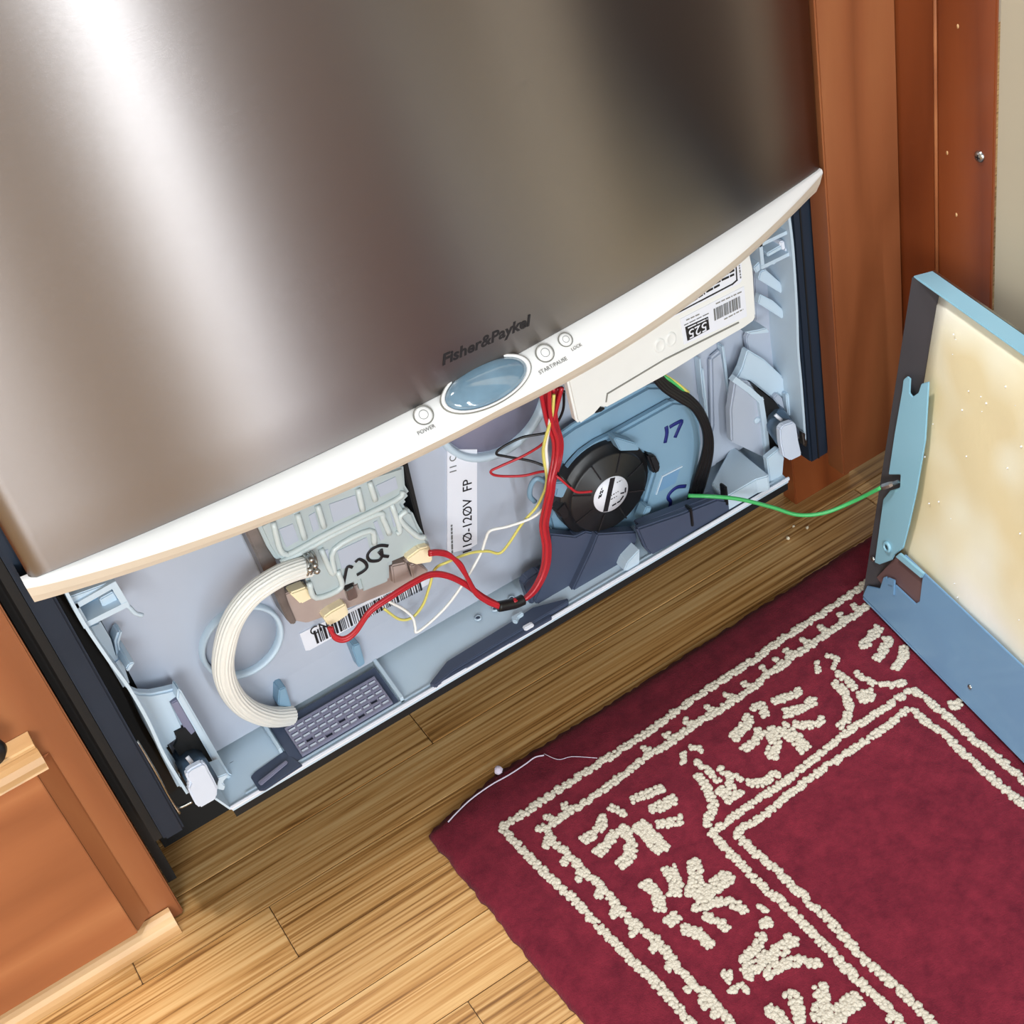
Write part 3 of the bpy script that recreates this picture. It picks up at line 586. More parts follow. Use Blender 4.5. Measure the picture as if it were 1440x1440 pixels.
FC = py_(858.7, 694.6, 0.0255); FM = frame((FC.x, 0.0255, FC.z), (1, 0, 0), (0, 0, 1))
fan = lathe('blower_fan', [(0.0405, -0.019), (0.0405, -0.009), (0.0395, -0.0075), (0.0350, -0.007), (0.0342, -0.0030), (0.0330, -0.0018), (0.0175, -0.0006), (0.017, 0.0), (0, 0.0)], FM, BLACKP, dw, 'black round blower fan', seg=48)
for k in range(8):
    a = k * math.pi / 4 + 0.3; d = Vector((math.cos(a), math.sin(a), 0)); n = Vector((-d.y, d.x, 0)) * 0.0006
    prism('fan_rib', [FM @ (d * 0.018 - n + Vector((0, 0, -0.0012))), FM @ (d * 0.034 - n + Vector((0, 0, -0.0022))), FM @ (d * 0.034 + n + Vector((0, 0, -0.0022))), FM @ (d * 0.018 + n + Vector((0, 0, -0.0012)))], FM.to_3x3() @ Vector((0, 0, 0.0010)), BLACKP, fan)
for pk in ([(198, 1150), (262, 1080), (300, 1140), (290, 1200), (240, 1200)], [(820, 770), (875, 770), (912, 840), (905, 880), (870, 905), (850, 850)]):
    yplate('fan_lug', C4(pk), 0.031, 0.040, BLACKP, fan, bevel=0.0016)
lab = lathe('fan_label', [(0.0155, 0.0001), (0.0155, 0.0006), (0, 0.0006)], FM, STICK, fan, 'round white fan label', seg=40)
ML = frame(FM @ Vector((0, 0, 0.0007)), Vector((0.80, 0, 0.60)), Vector((-0.60, 0, 0.80)))
bm = bmesh.new(); add_prism(bm, [FM @ Vector(p) for p in ((-0.0096, -0.0118, 0.00065), (-0.0058, -0.0138, 0.00065), (0.0062, 0.0134, 0.00065), (0.0018, 0.0150, 0.00065))], (0, -0.0002, 0)); fin(bm, 'label_band', INK, lab)
CL = lambda p: crop(825, 660, 15.6, p)
yl = FM.translation.y - 0.0007
dashes('label_print', [CL([(262, 640), (340, 390)]), CL([(300, 610), (365, 440)])], yl, 0.0011, INK, lab, 2, 0.001, 0.003)
dashes('label_print', [CL([(660, 290), (770, 235)]), CL([(520, 590), (700, 480)]), CL([(530, 660), (660, 590)])], yl, 0.0009, GREYI, lab, 3, 0.0008, 0.002)
dashes('label_mark', [CL([(560, 800), (740, 690)]), CL([(740, 680), (820, 560)]), CL([(740, 530), (850, 500)]), CL([(845, 500), (855, 400)])], yl, 0.0012, INK, lab, 4, 0.003, 0.006)

C7 = lambda p: crop(560, 640, 4.235, p)
yplate('air_duct', C7([(905, 470), (1060, 485), (1120, 455), (1190, 470), (1150, 570), (1010, 865), (960, 895), (850, 920), (810, 870), (890, 690)]), 0.030, 0.040, DUCT, dw, 'dark slate air duct', bevel=0.0012)
yplate('duct_outlet', C7([(1190, 470), (1420, 456), (1425, 500), (1385, 640), (1340, 690), (1010, 868), (1150, 570)]), 0.024, 0.034, DUCT, dw, bevel=0.0012)
yplate('duct_plate', C7([(748, 775), (770, 740), (840, 695), (890, 700), (960, 880), (880, 915), (800, 925), (775, 850)]), 0.033, 0.042, DUCT, dw, bevel=0.001)
# cable clip beside fan
yplate('cable_clip', C4([(145, 935), (185, 955), (270, 950), (285, 985), (250, 1060), (195, 1050), (205, 1000), (160, 985)]), 0.022, 0.030, FANB, dw, bevel=0.001)
wire('clip_loop', [(752, 705, 0.034), (745, 697, 0.032), (747, 682, 0.030), (755, 673, 0.028), (768, 678, 0.026), (780, 684, 0.024)], 0.0020, FANB, dw)
# dark tray at right along the lip
yplate('drain_tray', [(896, 744), (960, 722), (1010, 702), (1022, 704), (1066, 678), (1074, 681), (1075, 690), (1072, 696), (917, 782), (908, 772)], 0.0135, 0.020, DUCT, dw, 'dark tray behind the lip', bevel=0.0015)
yplate('tray_top', [(898, 738), (1008, 696), (1012, 704), (918, 752), (903, 748)], 0.018, 0.026, DUCT, dw)
for q in ((970, 742), (1019, 712)):
    yplate('tray_strap', [(q[0], q[1] - 26), (q[0] + 4, q[1] - 28), (q[0] + 7, q[1] - 2), (q[0] + 3, q[1])], 0.0125, 0.02, BLACKP, dw)
yplate('pan_corner_block', C7([(1365, 640), (1440, 560), (1440, 660), (1400, 700), (1345, 690)]), 0.013, 0.03, PANB, dw)

# ---- controller box
C5 = lambda p: crop(780, 240, 3.6, p)
YB = 0.0
cb = yplate('controller_box', C5([(66, 1068), (80, 1020), (760, 500), (990, 420), (1008, 500), (1022, 740), (1010, 765), (960, 800), (820, 880), (560, 1042), (262, 1205), (235, 1200), (205, 1235), (130, 1286), (112, 1270)]), YB, 0.008, BOXW, dw, 'white controller box with printed stickers', bevel=0.0016)
yring('box_seam', C5([(262, 1170), (268, 1130), (560, 955), (930, 770)]), YB - 0.0006, YB + 0.001, 0.0009, GREYR, cb, closed=False)
yplate('box_latch', C5([(205, 1232), (235, 1200), (262, 1205), (240, 1222)]), YB - 0.001, YB + 0.004, BLACKP, cb)
for q in ((531, 885), (588, 853)):
    P = py_(780 + q[0] / 3.6, 240 + q[1] / 3.6, YB); lathe('box_dimple', [(0.0046, 0), (0.0040, 0.0012), (0.0030, 0.0006), (0, 0.0003)], frame(P, (1, 0, 0), (0, 0, 1)), BOXW, cb, seg=20, sy=1.3)
CS = lambda p: crop(940, 350, 7.8, p)
stk = yplate('box_sticker', CS([(130, 770), (830, 410), (862, 740), (172, 1050)]), YB - 0.0004, YB + 0.001, STICK, cb, bevel=0)
A, B = py_(*CS([(200, 935)])[0], YB), py_(*CS([(445, 812)])[0], YB); d0 = (B - A).normalized(); u0 = Vector((d0.z, 0, -d0.x))
blk = yplate('number_patch', CS([(185, 860), (435, 745), (452, 882), (210, 1010)]), YB - 0.0007, YB, INK, stk, bevel=0)
text('sticker_number', '525', frame(py_(*CS([(322, 892)])[0], YB - 0.0008), -d0, u0), 0.0155, STICK, stk, bold=0.004, depth=0.0002, sy=0.95)
dashes('patch_print', [CS([(212, 868), (428, 766)])], YB - 0.0008, 0.0009, STICK, stk, 2)
bars('sticker_barcode', frame(py_(*CS([(636, 655)])[0], YB - 0.0005), -d0, u0), 0.0240, 0.0098, 13, GREYI, stk, 4)
dashes('sticker_print', [CS([(172, 838), (440, 706)])], YB - 0.0005, 0.0007, GREYI, stk, 3)
dashes('sticker_print', [CS([(195, 782), (345, 712)]), CS([(520, 602), (800, 470)]), CS([(612, 772), (820, 662)])], YB - 0.0005, 0.0009, GREYR, stk, 5, 0.001, 0.004)
wn = yplate('warning_sticker', CS([(0, 740), (560, 300), (800, 130), (808, 340), (780, 380), (0, 775)]), YB - 0.0003, YB + 0.001, STICK, cb, bevel=0)
yring('sticker_border', CS([(0, 757), (350, 572), (700, 388), (752, 342), (742, 165)]), YB - 0.0006, YB, 0.0010, INK, wn, closed=False)
dashes('warning_print', [CS([(70, 695), (400, 485)]), CS([(415, 472), (565, 392)]), CS([(425, 418), (720, 278)]), CS([(575, 305), (722, 232)])], YB - 0.0005, 0.0016, INK, wn, 6)
dashes('side_print', [CS([(792, 322), (776, 180)])], YB - 0.0005, 0.0010, GREYI, wn, 7, 0.001, 0.003)

# ---- rating strip: 110-120V FP
rs = yplate('rating_strip', [(629, 632), (671, 632), (671, 765), (661, 771), (629, 779)], YT - 0.0012, YT + 0.001, STICK, dw, 'white strip printed 110-120V FP', bevel=0)
ra, rb = py_(657, 776, YT - 0.0014), py_(657, 674, YT - 0.0014); rdir = (rb - ra).normalized(); rup = Vector((-rdir.z, 0, rdir.x))
text('strip_print', '11\u00d8-12\u00d8V  FP', frame((ra + rb) / 2, rdir, rup), (rb - ra).length, INK, rs, depth=0.0002)
dashes('strip_fine_print', [((636, 778), (635, 738))], YT - 0.0014, 0.0014, GREYI, rs, 8, 0.002, 0.005)
text('strip_print', '11 C', frame(py_(637, 652, YT - 0.0014), rdir, rup), 0.014, GREYI, rs, depth=0.0002)

# ---- valve block
C3 = lambda p: crop(300, 640, 4.235, p)
yplate('valve_bracket', C3([(180, 440), (300, 395), (345, 560), (400, 700), (440, 860), (500, 1000), (470, 1016), (440, 985), (300, 690)]), 0.040, YT, RUST, dw, bevel=0.001)
yplate('bracket_slot', C3([(1125, 60), (1160, 45), (1262, 480), (1240, 490)]), 0.040, YT, BLACK, dw)
vh = yplate('valve_housing', C3([(425, 830), (520, 790), (640, 850), (760, 800), (880, 760), (1050, 655), (1170, 610), (1285, 690), (1235, 745), (900, 880), (560, 1002), (470, 985)]), 0.042, 0.056, TAUPE, dw, 'taupe valve housing')
vb = yplate('valve_body', C3([(265, 420), (700, 200), (1140, 60), (1150, 190), (1182, 240), (1130, 290), (1150, 320), (1192, 340), (1225, 420), (1262, 482), (1296, 520), (1290, 600), (1160, 605), (1055, 650), (1055, 760), (885, 828), (865, 758), (760, 800), (640, 862), (600, 850), (566, 770), (540, 690), (500, 628), (400, 640), (370, 620), (330, 560)]), 0.032, 0.040, LUC, dw, 'cloudy translucent valve body marked in pen', bevel=0.0025)
R3 = lambda p: tube('valve_rim', [py_(a, b, 0.0312) for a, b in C3(p)], 0.0021, LUCR, vb, n=4, seg=8)
R3([(355, 400), (395, 555), (430, 590), (480, 575), (700, 455), (1080, 270), (1130, 215)])
R3([(500, 350), (545, 500)]); R3([(620, 300), (660, 430)]); R3([(860, 200), (890, 330)]); R3([(930, 160), (965, 270)])
R3([(400, 640), (560, 560), (720, 470), (980, 350), (1010, 380), (1050, 470)]); R3([(640, 560), (700, 690), (720, 690), (720, 560), (930, 450), (960, 530)])
R3([(1060, 290), (1110, 440), (1090, 470)]); R3([(1150, 330), (1110, 380), (1210, 480), (1260, 490)]); R3([(570, 760), (610, 850), (760, 790), (740, 690)])
for pk in ([(380, 440), (480, 400), (520, 510), (430, 560)], [(560, 360), (610, 330), (640, 440), (590, 470)], [(680, 290), (850, 230), (880, 340), (710, 410)], [(960, 180), (1090, 120), (1110, 200), (990, 260)], [(945, 400), (980, 380), (1030, 500), (990, 520)], [(1040, 310), (1070, 300), (1100, 420), (1070, 440)], [(730, 570), (920, 480), (950, 600), (760, 690)], [(650, 570), (690, 550), (700, 650), (680, 660)], [(1130, 420), (1170, 410), (1200, 500), (1180, 510)]):
    yplate('valve_pocket', C3(pk), 0.0314, 0.034, TUBG, vb, bevel=0.001)
strokes('pen_writing', [C3([(985, 575), (1010, 600), (1045, 605)]), C3([(1042, 542), (990, 540), (940, 565), (918, 600), (935, 630), (985, 628), (1005, 600), (1000, 560)]), C3([(845, 638), (870, 620), (905, 640), (915, 670), (890, 695), (855, 715)]), C3([(830, 670), (800, 665), (785, 720), (770, 800)])], 0.0312, 0.0012, INK, vb, 'black pen letters')
for pk, y0 in (([(455, 825), (560, 785), (605, 850), (525, 892)], 0.036), ([(1150, 620), (1230, 560), (1290, 545), (1308, 590), (1306, 640), (1215, 655), (1170, 640)], 0.026), ([(655, 970), (700, 935), (790, 885), (812, 950), (755, 990), (690, 1022)], 0.034), ([(1060, 660), (1150, 640), (1185, 740), (1075, 770)], 0.037), ([(1170, 655), (1205, 650), (1215, 735), (1190, 740)], 0.0365)):
    yplate('ivory_connector', C3(pk), y0, 0.046, YCON if y0 < 0.0363 else TAUPE, vh, bevel=0.0012)
yplate('circuit_piece', C3([(790, 810), (840, 780), (865, 850), (810, 875)]), 0.038, 0.044, BINK if False else METAL, vh)
bs = yplate('barcode_sticker', C3([(515, 1065), (1262, 700), (1292, 742), (1280, 770), (575, 1162), (550, 1165)]), YT - 0.0012, YT, STICK, dw, 'white barcode sticker under the valve', bevel=0)
A, B = py_(*C3([(600, 1080)])[0], YT), py_(*C3([(1230, 760)])[0], YT)
bars('barcode', frame((A + B) / 2 + Vector((0, -0.0015, 0.0)), B - A, Vector((0, 0, 1))), (B - A).length, 0.0125, 34, INK, bs, 9)
text('sticker_print', 'CN', frame(py_(*C3([(628, 1030)])[0], YT - 0.0015), B - A, Vector((0, 0, 1))), 0.014, INK, bs, depth=0.0002)
# hose clamp and drain hose
hp = [(434, 796, 0.028), (415, 801, 0.026), (387, 813, 0.025), (352, 838, 0.025), (327, 873, 0.026), (315, 915, 0.028), (315, 948, 0.030), (328, 978, 0.033), (350, 998, 0.037), (380, 1008, 0.042), (408, 1006, 0.048)]
tube('drain_hose', [py_(*p) for p in hp], 0.0077, HOSE, dw, 'ribbed white drain hose', n=6, seg=40, prof=lambda k: 1.0 if k % 2 else 0.94, smooth=False)
for k in range(3):
    a = py_(428 + k * 5.5, 789 - k * 2.0, 0.0165); t = (py_(432, 793, 0.02) - py_(415, 798, 0.018)).normalized()
    M = frame(py_(427 + k * 5.5, 795 - k * 2.2, 0.027), Vector((0, 0, 1)).cross(t), Vector((0, 0, 1)))
    lathe('hose_clamp', [(0.0080, -0.0008), (0.0092, -0.0008), (0.0092, 0.0008), (0.0080, 0.0008)], frame(py_(427 + k * 5.5, 795 - k * 2.2, 0.027), Vector((0, -1, 0)), t.cross(Vector((0, -1, 0)))), METAL, dw, seg=24, sx=0.9, sy=0.9)
for q in ((437, 786), (442, 794), (435, 800), (445, 802)):
    P = py_(q[0], q[1], 0.020); lathe('clamp_ear', [(0.0022, -0.003), (0.0022, 0.002), (0.001, 0.003), (0, 0.003)], frame(P, (1, 0, 0), (0, 0, 1)), METAL, dw, seg=12)

# ---- wiring
har = dw
for k, (dx, dy) in enumerate(((-8, 0), (-4, 0.004), (0, -0.003), (4, 0.002), (8, 0.005))):
    wire('red_wire', [(772 + dx * 1.6, 545, 0.012 + dy), (773 + dx, 575, 0.016 + dy), (777 + dx * .8, 598, 0.018 + dy), (784 + dx * .7, 620, 0.018 + dy), (783 + dx * .6, 645, 0.018 + dy), (776 + dx * .45, 675, 0.014 + dy * .5), (774 + dx * .45, 690, 0.014 + dy * .5), (769 + dx * .5, 715, 0.018 + dy), (765 + dx * .5, 740, 0.02 + dy), (769 + dx * .5, 770, 0.02 + dy), (766 + dx * .45, 800, 0.02 + dy), (752 + dx * .4, 829, 0.018 + dy * .6), (735 + dx * .25, 844, 0.018 + dy * .4), (722, 846 + dx * .3, 0.018 + dy * .4)], 0.00165, RED, har)
tube('black_sleeve', [py_(*p) for p in ((736, 843, 0.018), (725, 848, 0.018), (712, 851, 0.018), (701, 853, 0.018))], 0.0042, WIREK, har)
for dx in (-1.6, 1.6):
    wire('red_wire', [(704, 853 + dx, 0.018), (685, 845 + dx, 0.020), (668, 832 + dx, 0.022), (657, 812, 0.022), (645 + dx, 792, 0.022), (630, 780 + dx, 0.022), (615, 777 + dx, 0.020), (604, 778 + dx, 0.018)], 0.0017, RED, har)
    wire('red_wire', [(704, 853 + dx, 0.020), (680, 840 + dx, 0.024), (655, 822 + dx, 0.026), (630, 810 + dx, 0.026), (606, 808 + dx, 0.024), (580, 820 + dx, 0.020), (548, 840 + dx, 0.018), (520, 860 + dx, 0.018), (500, 888 + dx, 0.020), (484, 899 + dx, 0.022), (470, 895 + dx, 0.024), (464 + dx, 882, 0.026)], 0.0017, RED, har)
wire('white_wire', [(770, 690, 0.02), (766, 712, 0.022), (748, 728, 0.026), (715, 740, 0.03), (690, 746, 0.034), (683, 758, 0.036), (676, 778, 0.036), (655, 815, 0.034), (630, 850, 0.036), (605, 875, 0.038), (586, 889, 0.038), (584, 882, 0.04), (580, 868, 0.042), (566, 856, 0.042), (545, 845, 0.04)], 0.0011, WIREW, har)
wire('yellow_wire', [(766, 690, 0.022), (755, 712, 0.026), (735, 735, 0.03), (715, 765, 0.034), (702, 778, 0.036), (685, 775, 0.036), (660, 778, 0.034), (630, 790, 0.032), (612, 800, 0.036), (604, 825, 0.04), (595, 850, 0.044), (580, 868, 0.046), (562, 871, 0.046), (540, 856, 0.044)], 0.0011, WIREY, har)
wire('white_wire', [(778, 560, 0.012), (772, 600, 0.016), (768, 630, 0.02), (771, 665, 0.02), (771, 690, 0.018)], 0.0012, WIREW, har)
wire('yellow_wire', [(779, 555, 0.010), (776, 585, 0.014), (766, 620, 0.018), (764, 640, 0.022), (769, 672, 0.02), (766, 692, 0.02)], 0.0012, WIREY, har)
wire('brown_wire', [(790, 545, 0.010), (783, 572, 0.014), (778, 592, 0.016)], 0.0016, RED, har)
wire('black_wire', [(793, 550, 0.014), (792, 575, 0.02), (783, 595, 0.024), (770, 608, 0.028), (735, 615, 0.036), (708, 628, 0.04), (698, 638, 0.042), (712, 642, 0.04), (745, 648, 0.034), (765, 655, 0.028), (782, 664, 0.018), (793, 674, 0.012), (802, 684, 0.011)], 0.0010, WIREK, har)
wire('red_wire', [(776, 600, 0.022), (765, 622, 0.026), (738, 640, 0.034), (705, 655, 0.04), (690, 663, 0.042), (700, 669, 0.042), (735, 669, 0.036), (765, 663, 0.026), (783, 670, 0.014), (800, 684, 0.011), (812, 692, 0.011), (832, 691, 0.011)], 0.0010, RED, har)
for k in range(6):
    o = (k - 2.5) * 2.4 + (0.9 if k % 2 else -0.6)
    wire('black_cable', [(922 + o, 528, 0.024), (940 + o, 546 - o * .3, 0.022), (962 + o, 560 - o * .4, 0.020), (980 + o * .8, 575, 0.019), (992 + o * .6, 598, 0.02), (996 + o * .7, 620, 0.022), (993 + o * .9, 645, 0.026), (984 + o * 1.1, 675, 0.032), (975 + o, 705, 0.040)], 0.0019, WIREK, har)
for k in range(2):
    wire('yellow_wire', [(932 + k * 3, 528, 0.024), (945 + k * 3, 536, 0.021), (958 + k * 3, 546, 0.020), (965 + k * 3, 552, 0.022)], 0.0013, WIREY if k else WIREG, har)

# ================================================================== LEANING FRONT PANEL
b0 = pz_(1213, 840, 0.0140); b1 = pz_(1400, 1030, 0.0140); U = (b1 - b0).normalized()
d = ray(1283, 388); t = U.dot(b0 - CAM) / U.dot(d); V = (CAM + d * t - b0); PH = V.length; V.normalize(); Wn = U.cross(V).normalized()
if Wn.x > 0: Wn = -Wn
pl = thing('dishwasher_front_panel', tuple(b0), 'removed drawer front lying on its edge on the rug, its yellowed foam back showing', 'appliance panel')
def pq(u, v, w_=0.0): return b0 + U * u + V * v + Wn * w_
def pn(x, y, off=0.0): return pp_(x, y, b0 + Wn * off, Wn)
def nplate(name, pix, off, th, mat, bevel=0.0006, label=None, par=None):
    return prism(name, [pn(a, b, off) for a, b in pix], Wn * -th, mat, par or pl, label, bevel)
LP = 0.595; TH = 0.017
# outer steel skin behind, top and far edge walls
prism('outer_skin', [pq(0, 0, -TH), pq(LP, 0, -TH), pq(LP, PH, -TH), pq(0, PH, -TH)], Wn * -0.002, METAL, pl)
prism('top_wall', [pq(0.0, PH, -0.001), pq(LP, PH, -0.001), pq(LP, PH, -TH), pq(0.0, PH, -TH)], V * -0.0016, PTEAL, pl, 'pale blue top return', 0.0004)
prism('end_wall', [pq(LP, 0, 0), pq(LP, PH, 0), pq(LP, PH, -TH), pq(LP, 0, -TH)], U * -0.0016, PBLUE, pl)
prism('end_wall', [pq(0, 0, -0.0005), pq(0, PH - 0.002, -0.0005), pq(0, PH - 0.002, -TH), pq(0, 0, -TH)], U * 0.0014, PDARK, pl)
# end lip sloping inwards to the foam, dark room reflection put into its colour
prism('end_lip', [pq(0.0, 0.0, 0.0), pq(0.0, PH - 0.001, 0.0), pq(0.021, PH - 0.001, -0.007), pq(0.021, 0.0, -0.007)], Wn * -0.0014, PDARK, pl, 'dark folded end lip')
# foam slab, pillowed
bm = bmesh.new(); nu, nv = 36, 18; g = []
for i in range(nu + 1):
    r = []
    for j in range(nv + 1):
        u = 0.0185 + (LP - 0.037) * i / nu; v = 0.050 + (PH - 0.0515) * j / nv
        e = min(i, nu - i) / 4; f = min(j, nv - j) / 3; h = -0.0082 + 0.0050 * min(1, math.sqrt(max(0, min(e, f)))) + 0.0008 * math.sin(i * 1.3) * math.sin(j * 0.9)
        r.append(bm.verts.new(pq(u, v, h)))
    g.append(r)
for i in range(nu):
    for j in range(nv): bm.faces.new((g[i][j], g[i + 1][j], g[i + 1][j + 1], g[i][j + 1]))
edge = [g[i][0] for i in range(nu + 1)] + [g[nu][j] for j in range(1, nv + 1)] + [g[i][nv] for i in range(nu - 1, -1, -1)] + [g[0][j] for j in range(nv - 1, 0, -1)]
bk = [bm.verts.new(v.co - Wn * 0.008) for v in edge]
for i in range(len(edge)): bm.faces.new((edge[i], edge[(i + 1) % len(edge)], bk[(i + 1) % len(edge)], bk[i]))
foam = fin(bm, 'foam_insulation', FOAM, pl, 'yellow stained foam insulation', smooth=True)
rr = random.Random(5); bm = bmesh.new()
for k in range(80):
    c = pq(rr.uniform(0.03, 0.4), rr.uniform(0.07, PH - 0.02), -0.0030); s = rr.uniform(0.0004, 0.0009)
    bmesh.ops.create_icosphere(bm, subdivisions=1, radius=s, matrix=Matrix.Translation(c))
fl = fin(bm, 'foam_specks', STICK, foam); fl['kind'] = 'stuff'  # small pale specks spread over the foam
# side bracket with notches, traced on the front plane
CP = lambda p: crop(1120, 340, 2.0, p)
br = nplate('side_bracket', CP([(300, 388), (312, 378), (320, 385), (318, 425), (326, 436), (342, 425), (350, 400), (372, 393), (362, 560), (338, 700), (316, 800), (300, 862), (276, 880), (268, 895), (232, 908), (219, 902), (226, 850), (243, 725), (262, 700), (290, 692), (292, 655), (258, 655), (275, 540), (296, 420)]), 0.0012, 0.0014, PTEAL, label='pale blue notched side bracket')
M = frame(pn(1248.5, 769, 0.0013), U, V); lathe('bracket_grommet', [(0.0046, 0), (0.0046, 0.0016), (0.0028, 0.0022), (0.0024, 0.0008)], M, PTEAL, br, seg=20)
lathe('grommet_hole', [(0.0025, 0.0001), (0.0025, 0.0008), (0, 0.0008)], M, BLACKP, br, seg=16)
lathe('edge_rivet', [(0.0022, 0), (0.002, 0.001), (0, 0.0014)], frame(pn(1228, 786, 0.0005), U, V), METAL, pl, seg=12)
# bottom flange with cut-out
v1 = 0.052
poly = [pn(1213, 838, 0.001), pn(1219, 824, 0.001), pn(1237, 828, 0.001), pn(1242, 812, 0.001), pn(1246, 811, 0.001), pn(1249, 822, 0.001), pn(1256, 820, 0.001), pn(1287, 849, 0.001), pn(1293, 846, 0.001), pn(1297, 813, 0.001), pn(1268, 786, 0.001), pn(1272, 780, 0.001)]
A = pn(1272, 780, 0.001); va = (A - b0).dot(V)
poly += [pq(LP - 0.01, va, 0.001), pq(LP, 0.0, 0.001), pq(0.30, 0.0, 0.001)]
fl = prism('bottom_flange', poly, Wn * -0.0016, PBLUE, pl, 'wide blue bottom flange', 0.0004)
prism('flange_fold', [pq(0.002, 0.0, 0.001), pq(LP - 0.002, 0.0, 0.001), pq(LP - 0.002, 0.0, -TH), pq(0.002, 0.0, -TH)], V * 0.0016, PBLUE, pl)
prism('flange_step', [pn(1262, 782, 0.0006), pn(1298, 812, 0.0006), pn(1302, 806, 0.0006), pn(1268, 777, 0.0006)], Wn * 0.0022, PTEAL, pl, None, 0.0004)
nplate('flange_tab', [(1248, 812), (1258, 816), (1257, 838), (1253, 836), (1254, 824), (1247, 822)], 0.0022, 0.0016, PBLUE)
nplate('cutout_rug_reflection', [(1232, 812), (1262, 780), (1304, 808), (1300, 858), (1250, 836)], -0.0012, 0.001, RUGREFL)  # added plate, coloured as the dark reflection of the rug
lathe('flange_screw', [(0.0020, 0), (0.0018, 0.0008), (0, 0.0012)], frame(pn(1364, 966, 0.0011), U, V), METAL, pl, seg=12)

# green earth wire from the machine to the panel
gend = pn(1252, 683, 0.004)
gp = [py_(968, 697, 0.018), py_(1000, 698, 0.006), py_(1040, 702, -0.002), py_(1085, 713, -0.012), py_(1122, 724, -0.022), py_(1160, 721, -0.034), py_(1200, 705, -0.046), pn(1240, 685, 0.008)]
gw = thing('earth_wire', tuple(gp[4]), 'green earth wire strung from the dishwasher to the removed panel', 'wire')
tube('wire_sheath', gp, 0.0016, WIREG, gw, n=8)
tube('spade_terminal', [pn(1238, 686, 0.008), pn(1247, 683, 0.006), pn(1256, 680, 0.003)], [0.0017, 0.0026, 0.0026, 0.0026, 0.0020], METAL, gw, n=2, smooth=False, seg=6)
tube('terminal_blade', [pn(1254, 681, 0.0034), pn(1264, 677, 0.002)], 0.0016, METAL, gw, n=0, seg=4, smooth=False)

# ================================================================== RUG
RZ = 0.008
rc = pz_(600, 1171, RZ); ang = math.radians(2.6); E1 = Vector((math.cos(ang), math.sin(ang), 0)); E2 = Vector((math.sin(ang), -math.cos(ang), 0))
rug = thing('rug', (rc.x + 0.25, rc.y - 0.4, 0), 'burgundy rug with cream floral border lying on the oak floor', 'rug')
LS, LT = 0.485, 0.86
bm = bmesh.new(); rr = random.Random(11); ns, nt2 = 120, 160; g = []
def bowe(s): return 0.0125 * s / 0.07 if s < 0.07 else 0.0125 - 0.0055 * min(1, (s - 0.07) / 0.12) - 0.007 * max(0, (s - 0.19) / (LS - 0.19))        # the long edge is not quite straight
for i in range(ns + 1):
    r = []
    for j in range(nt2 + 1):
        s = LS * i / ns; t = LT * j / nt2
        ed = min(i, ns - i, j, nt2 - j); z = RZ - (0.0035 if ed == 0 else 0.0008 if ed == 1 else 0) + rr.uniform(-0.0003, 0.0003)
        jt = 0.0012 if ed == 0 else 0
        r.append(bm.verts.new(Vector((rc.x, rc.y, 0)) + E1 * (s + rr.uniform(-jt, jt)) + E2 * (t - bowe(s) * max(0, 1 - t / 0.05) + rr.uniform(-jt, jt)) + Vector((0, 0, z))))
    g.append(r)
for i in range(ns):
    for j in range(nt2): bm.faces.new((g[i][j], g[i + 1][j], g[i + 1][j + 1], g[i][j + 1]))
edge = [g[i][0] for i in range(ns + 1)] + [g[ns][j] for j in range(1, nt2 + 1)] + [g[i][nt2] for i in range(ns - 1, -1, -1)] + [g[0][j] for j in range(nt2 - 1, 0, -1)]
lo = [bm.verts.new((v.co.x, v.co.y, 0.0006)) for v in edge]
for i in range(len(edge)): bm.faces.new((edge[i], lo[i], lo[(i + 1) % len(edge)], edge[(i + 1) % len(edge)]))
bm.faces.new(lo)
fin(bm, 'pile', RUGR, rug, 'burgundy cut pile', smooth=True)
R1 = lambda p: crop(690, 1140, 4.645, p)
R2 = lambda p: crop(980, 1140, 4.645, p)
Q3 = lambda p: crop(880, 900, 4.8, p)
Q4 = lambda p: crop(1100, 820, 4.8, p)
TV = [(0.0, 0.0, 1.0)] + [(math.cos(a), math.sin(a), 0.35) for a in [k * math.pi / 3 for k in range(6)]] + [(math.cos(a) * 0.9, math.sin(a) * 0.9, -0.6) for a in [k * math.pi / 3 for k in range(6)]]
TFc = [(0, 1 + k, 1 + (k + 1) % 6) for k in range(6)] + [(1 + k, 7 + k, 7 + (k + 1) % 6, 1 + (k + 1) % 6) for k in range(6)]
tr = random.Random(21)
def tufts(name, lines, label=None):
    "lines: (list of rug pixels, width in pixels); raised loops of yarn, one mesh per motif"
    V_, F_ = [], []
    for pix, wd in lines:
        P = [pz_(a, b, RZ) for a, b in pix]
        P = spline(P, 5) if len(P) > 2 else P
        wm = wd * 0.00072
        for a, b in zip(P, P[1:]):
            L_ = (b - a).length; dr = (b - a).normalized(); sd = Vector((-dr.y, dr.x, 0))
            n = max(1, int(L_ * wm / (0.0021 * 0.0021) * 1.25))
            for q in range(n):
                c = a + dr * (tr.random() * L_) + sd * (tr.uniform(-0.5, 0.5) * max(wm - 0.0018, 0.0004)); r = tr.uniform(0.0013, 0.0021); an = tr.random() * 6.28; el = tr.uniform(1.0, 1.5)
                i0 = len(V_)
                for x, y, z in TV:
                    x *= el; V_.append((c.x + r * (x * math.cos(an) - y * math.sin(an)), c.y + r * (x * math.sin(an) + y * math.cos(an)), RZ + 0.0006 + r * z * 0.9))
                F_ += [tuple(i0 + k for k in f) for f in TFc]
    me = bpy.data.meshes.new(name); me.from_pydata(V_, [], F_); return link(name, me, RUGC, rug, label, smooth=True)
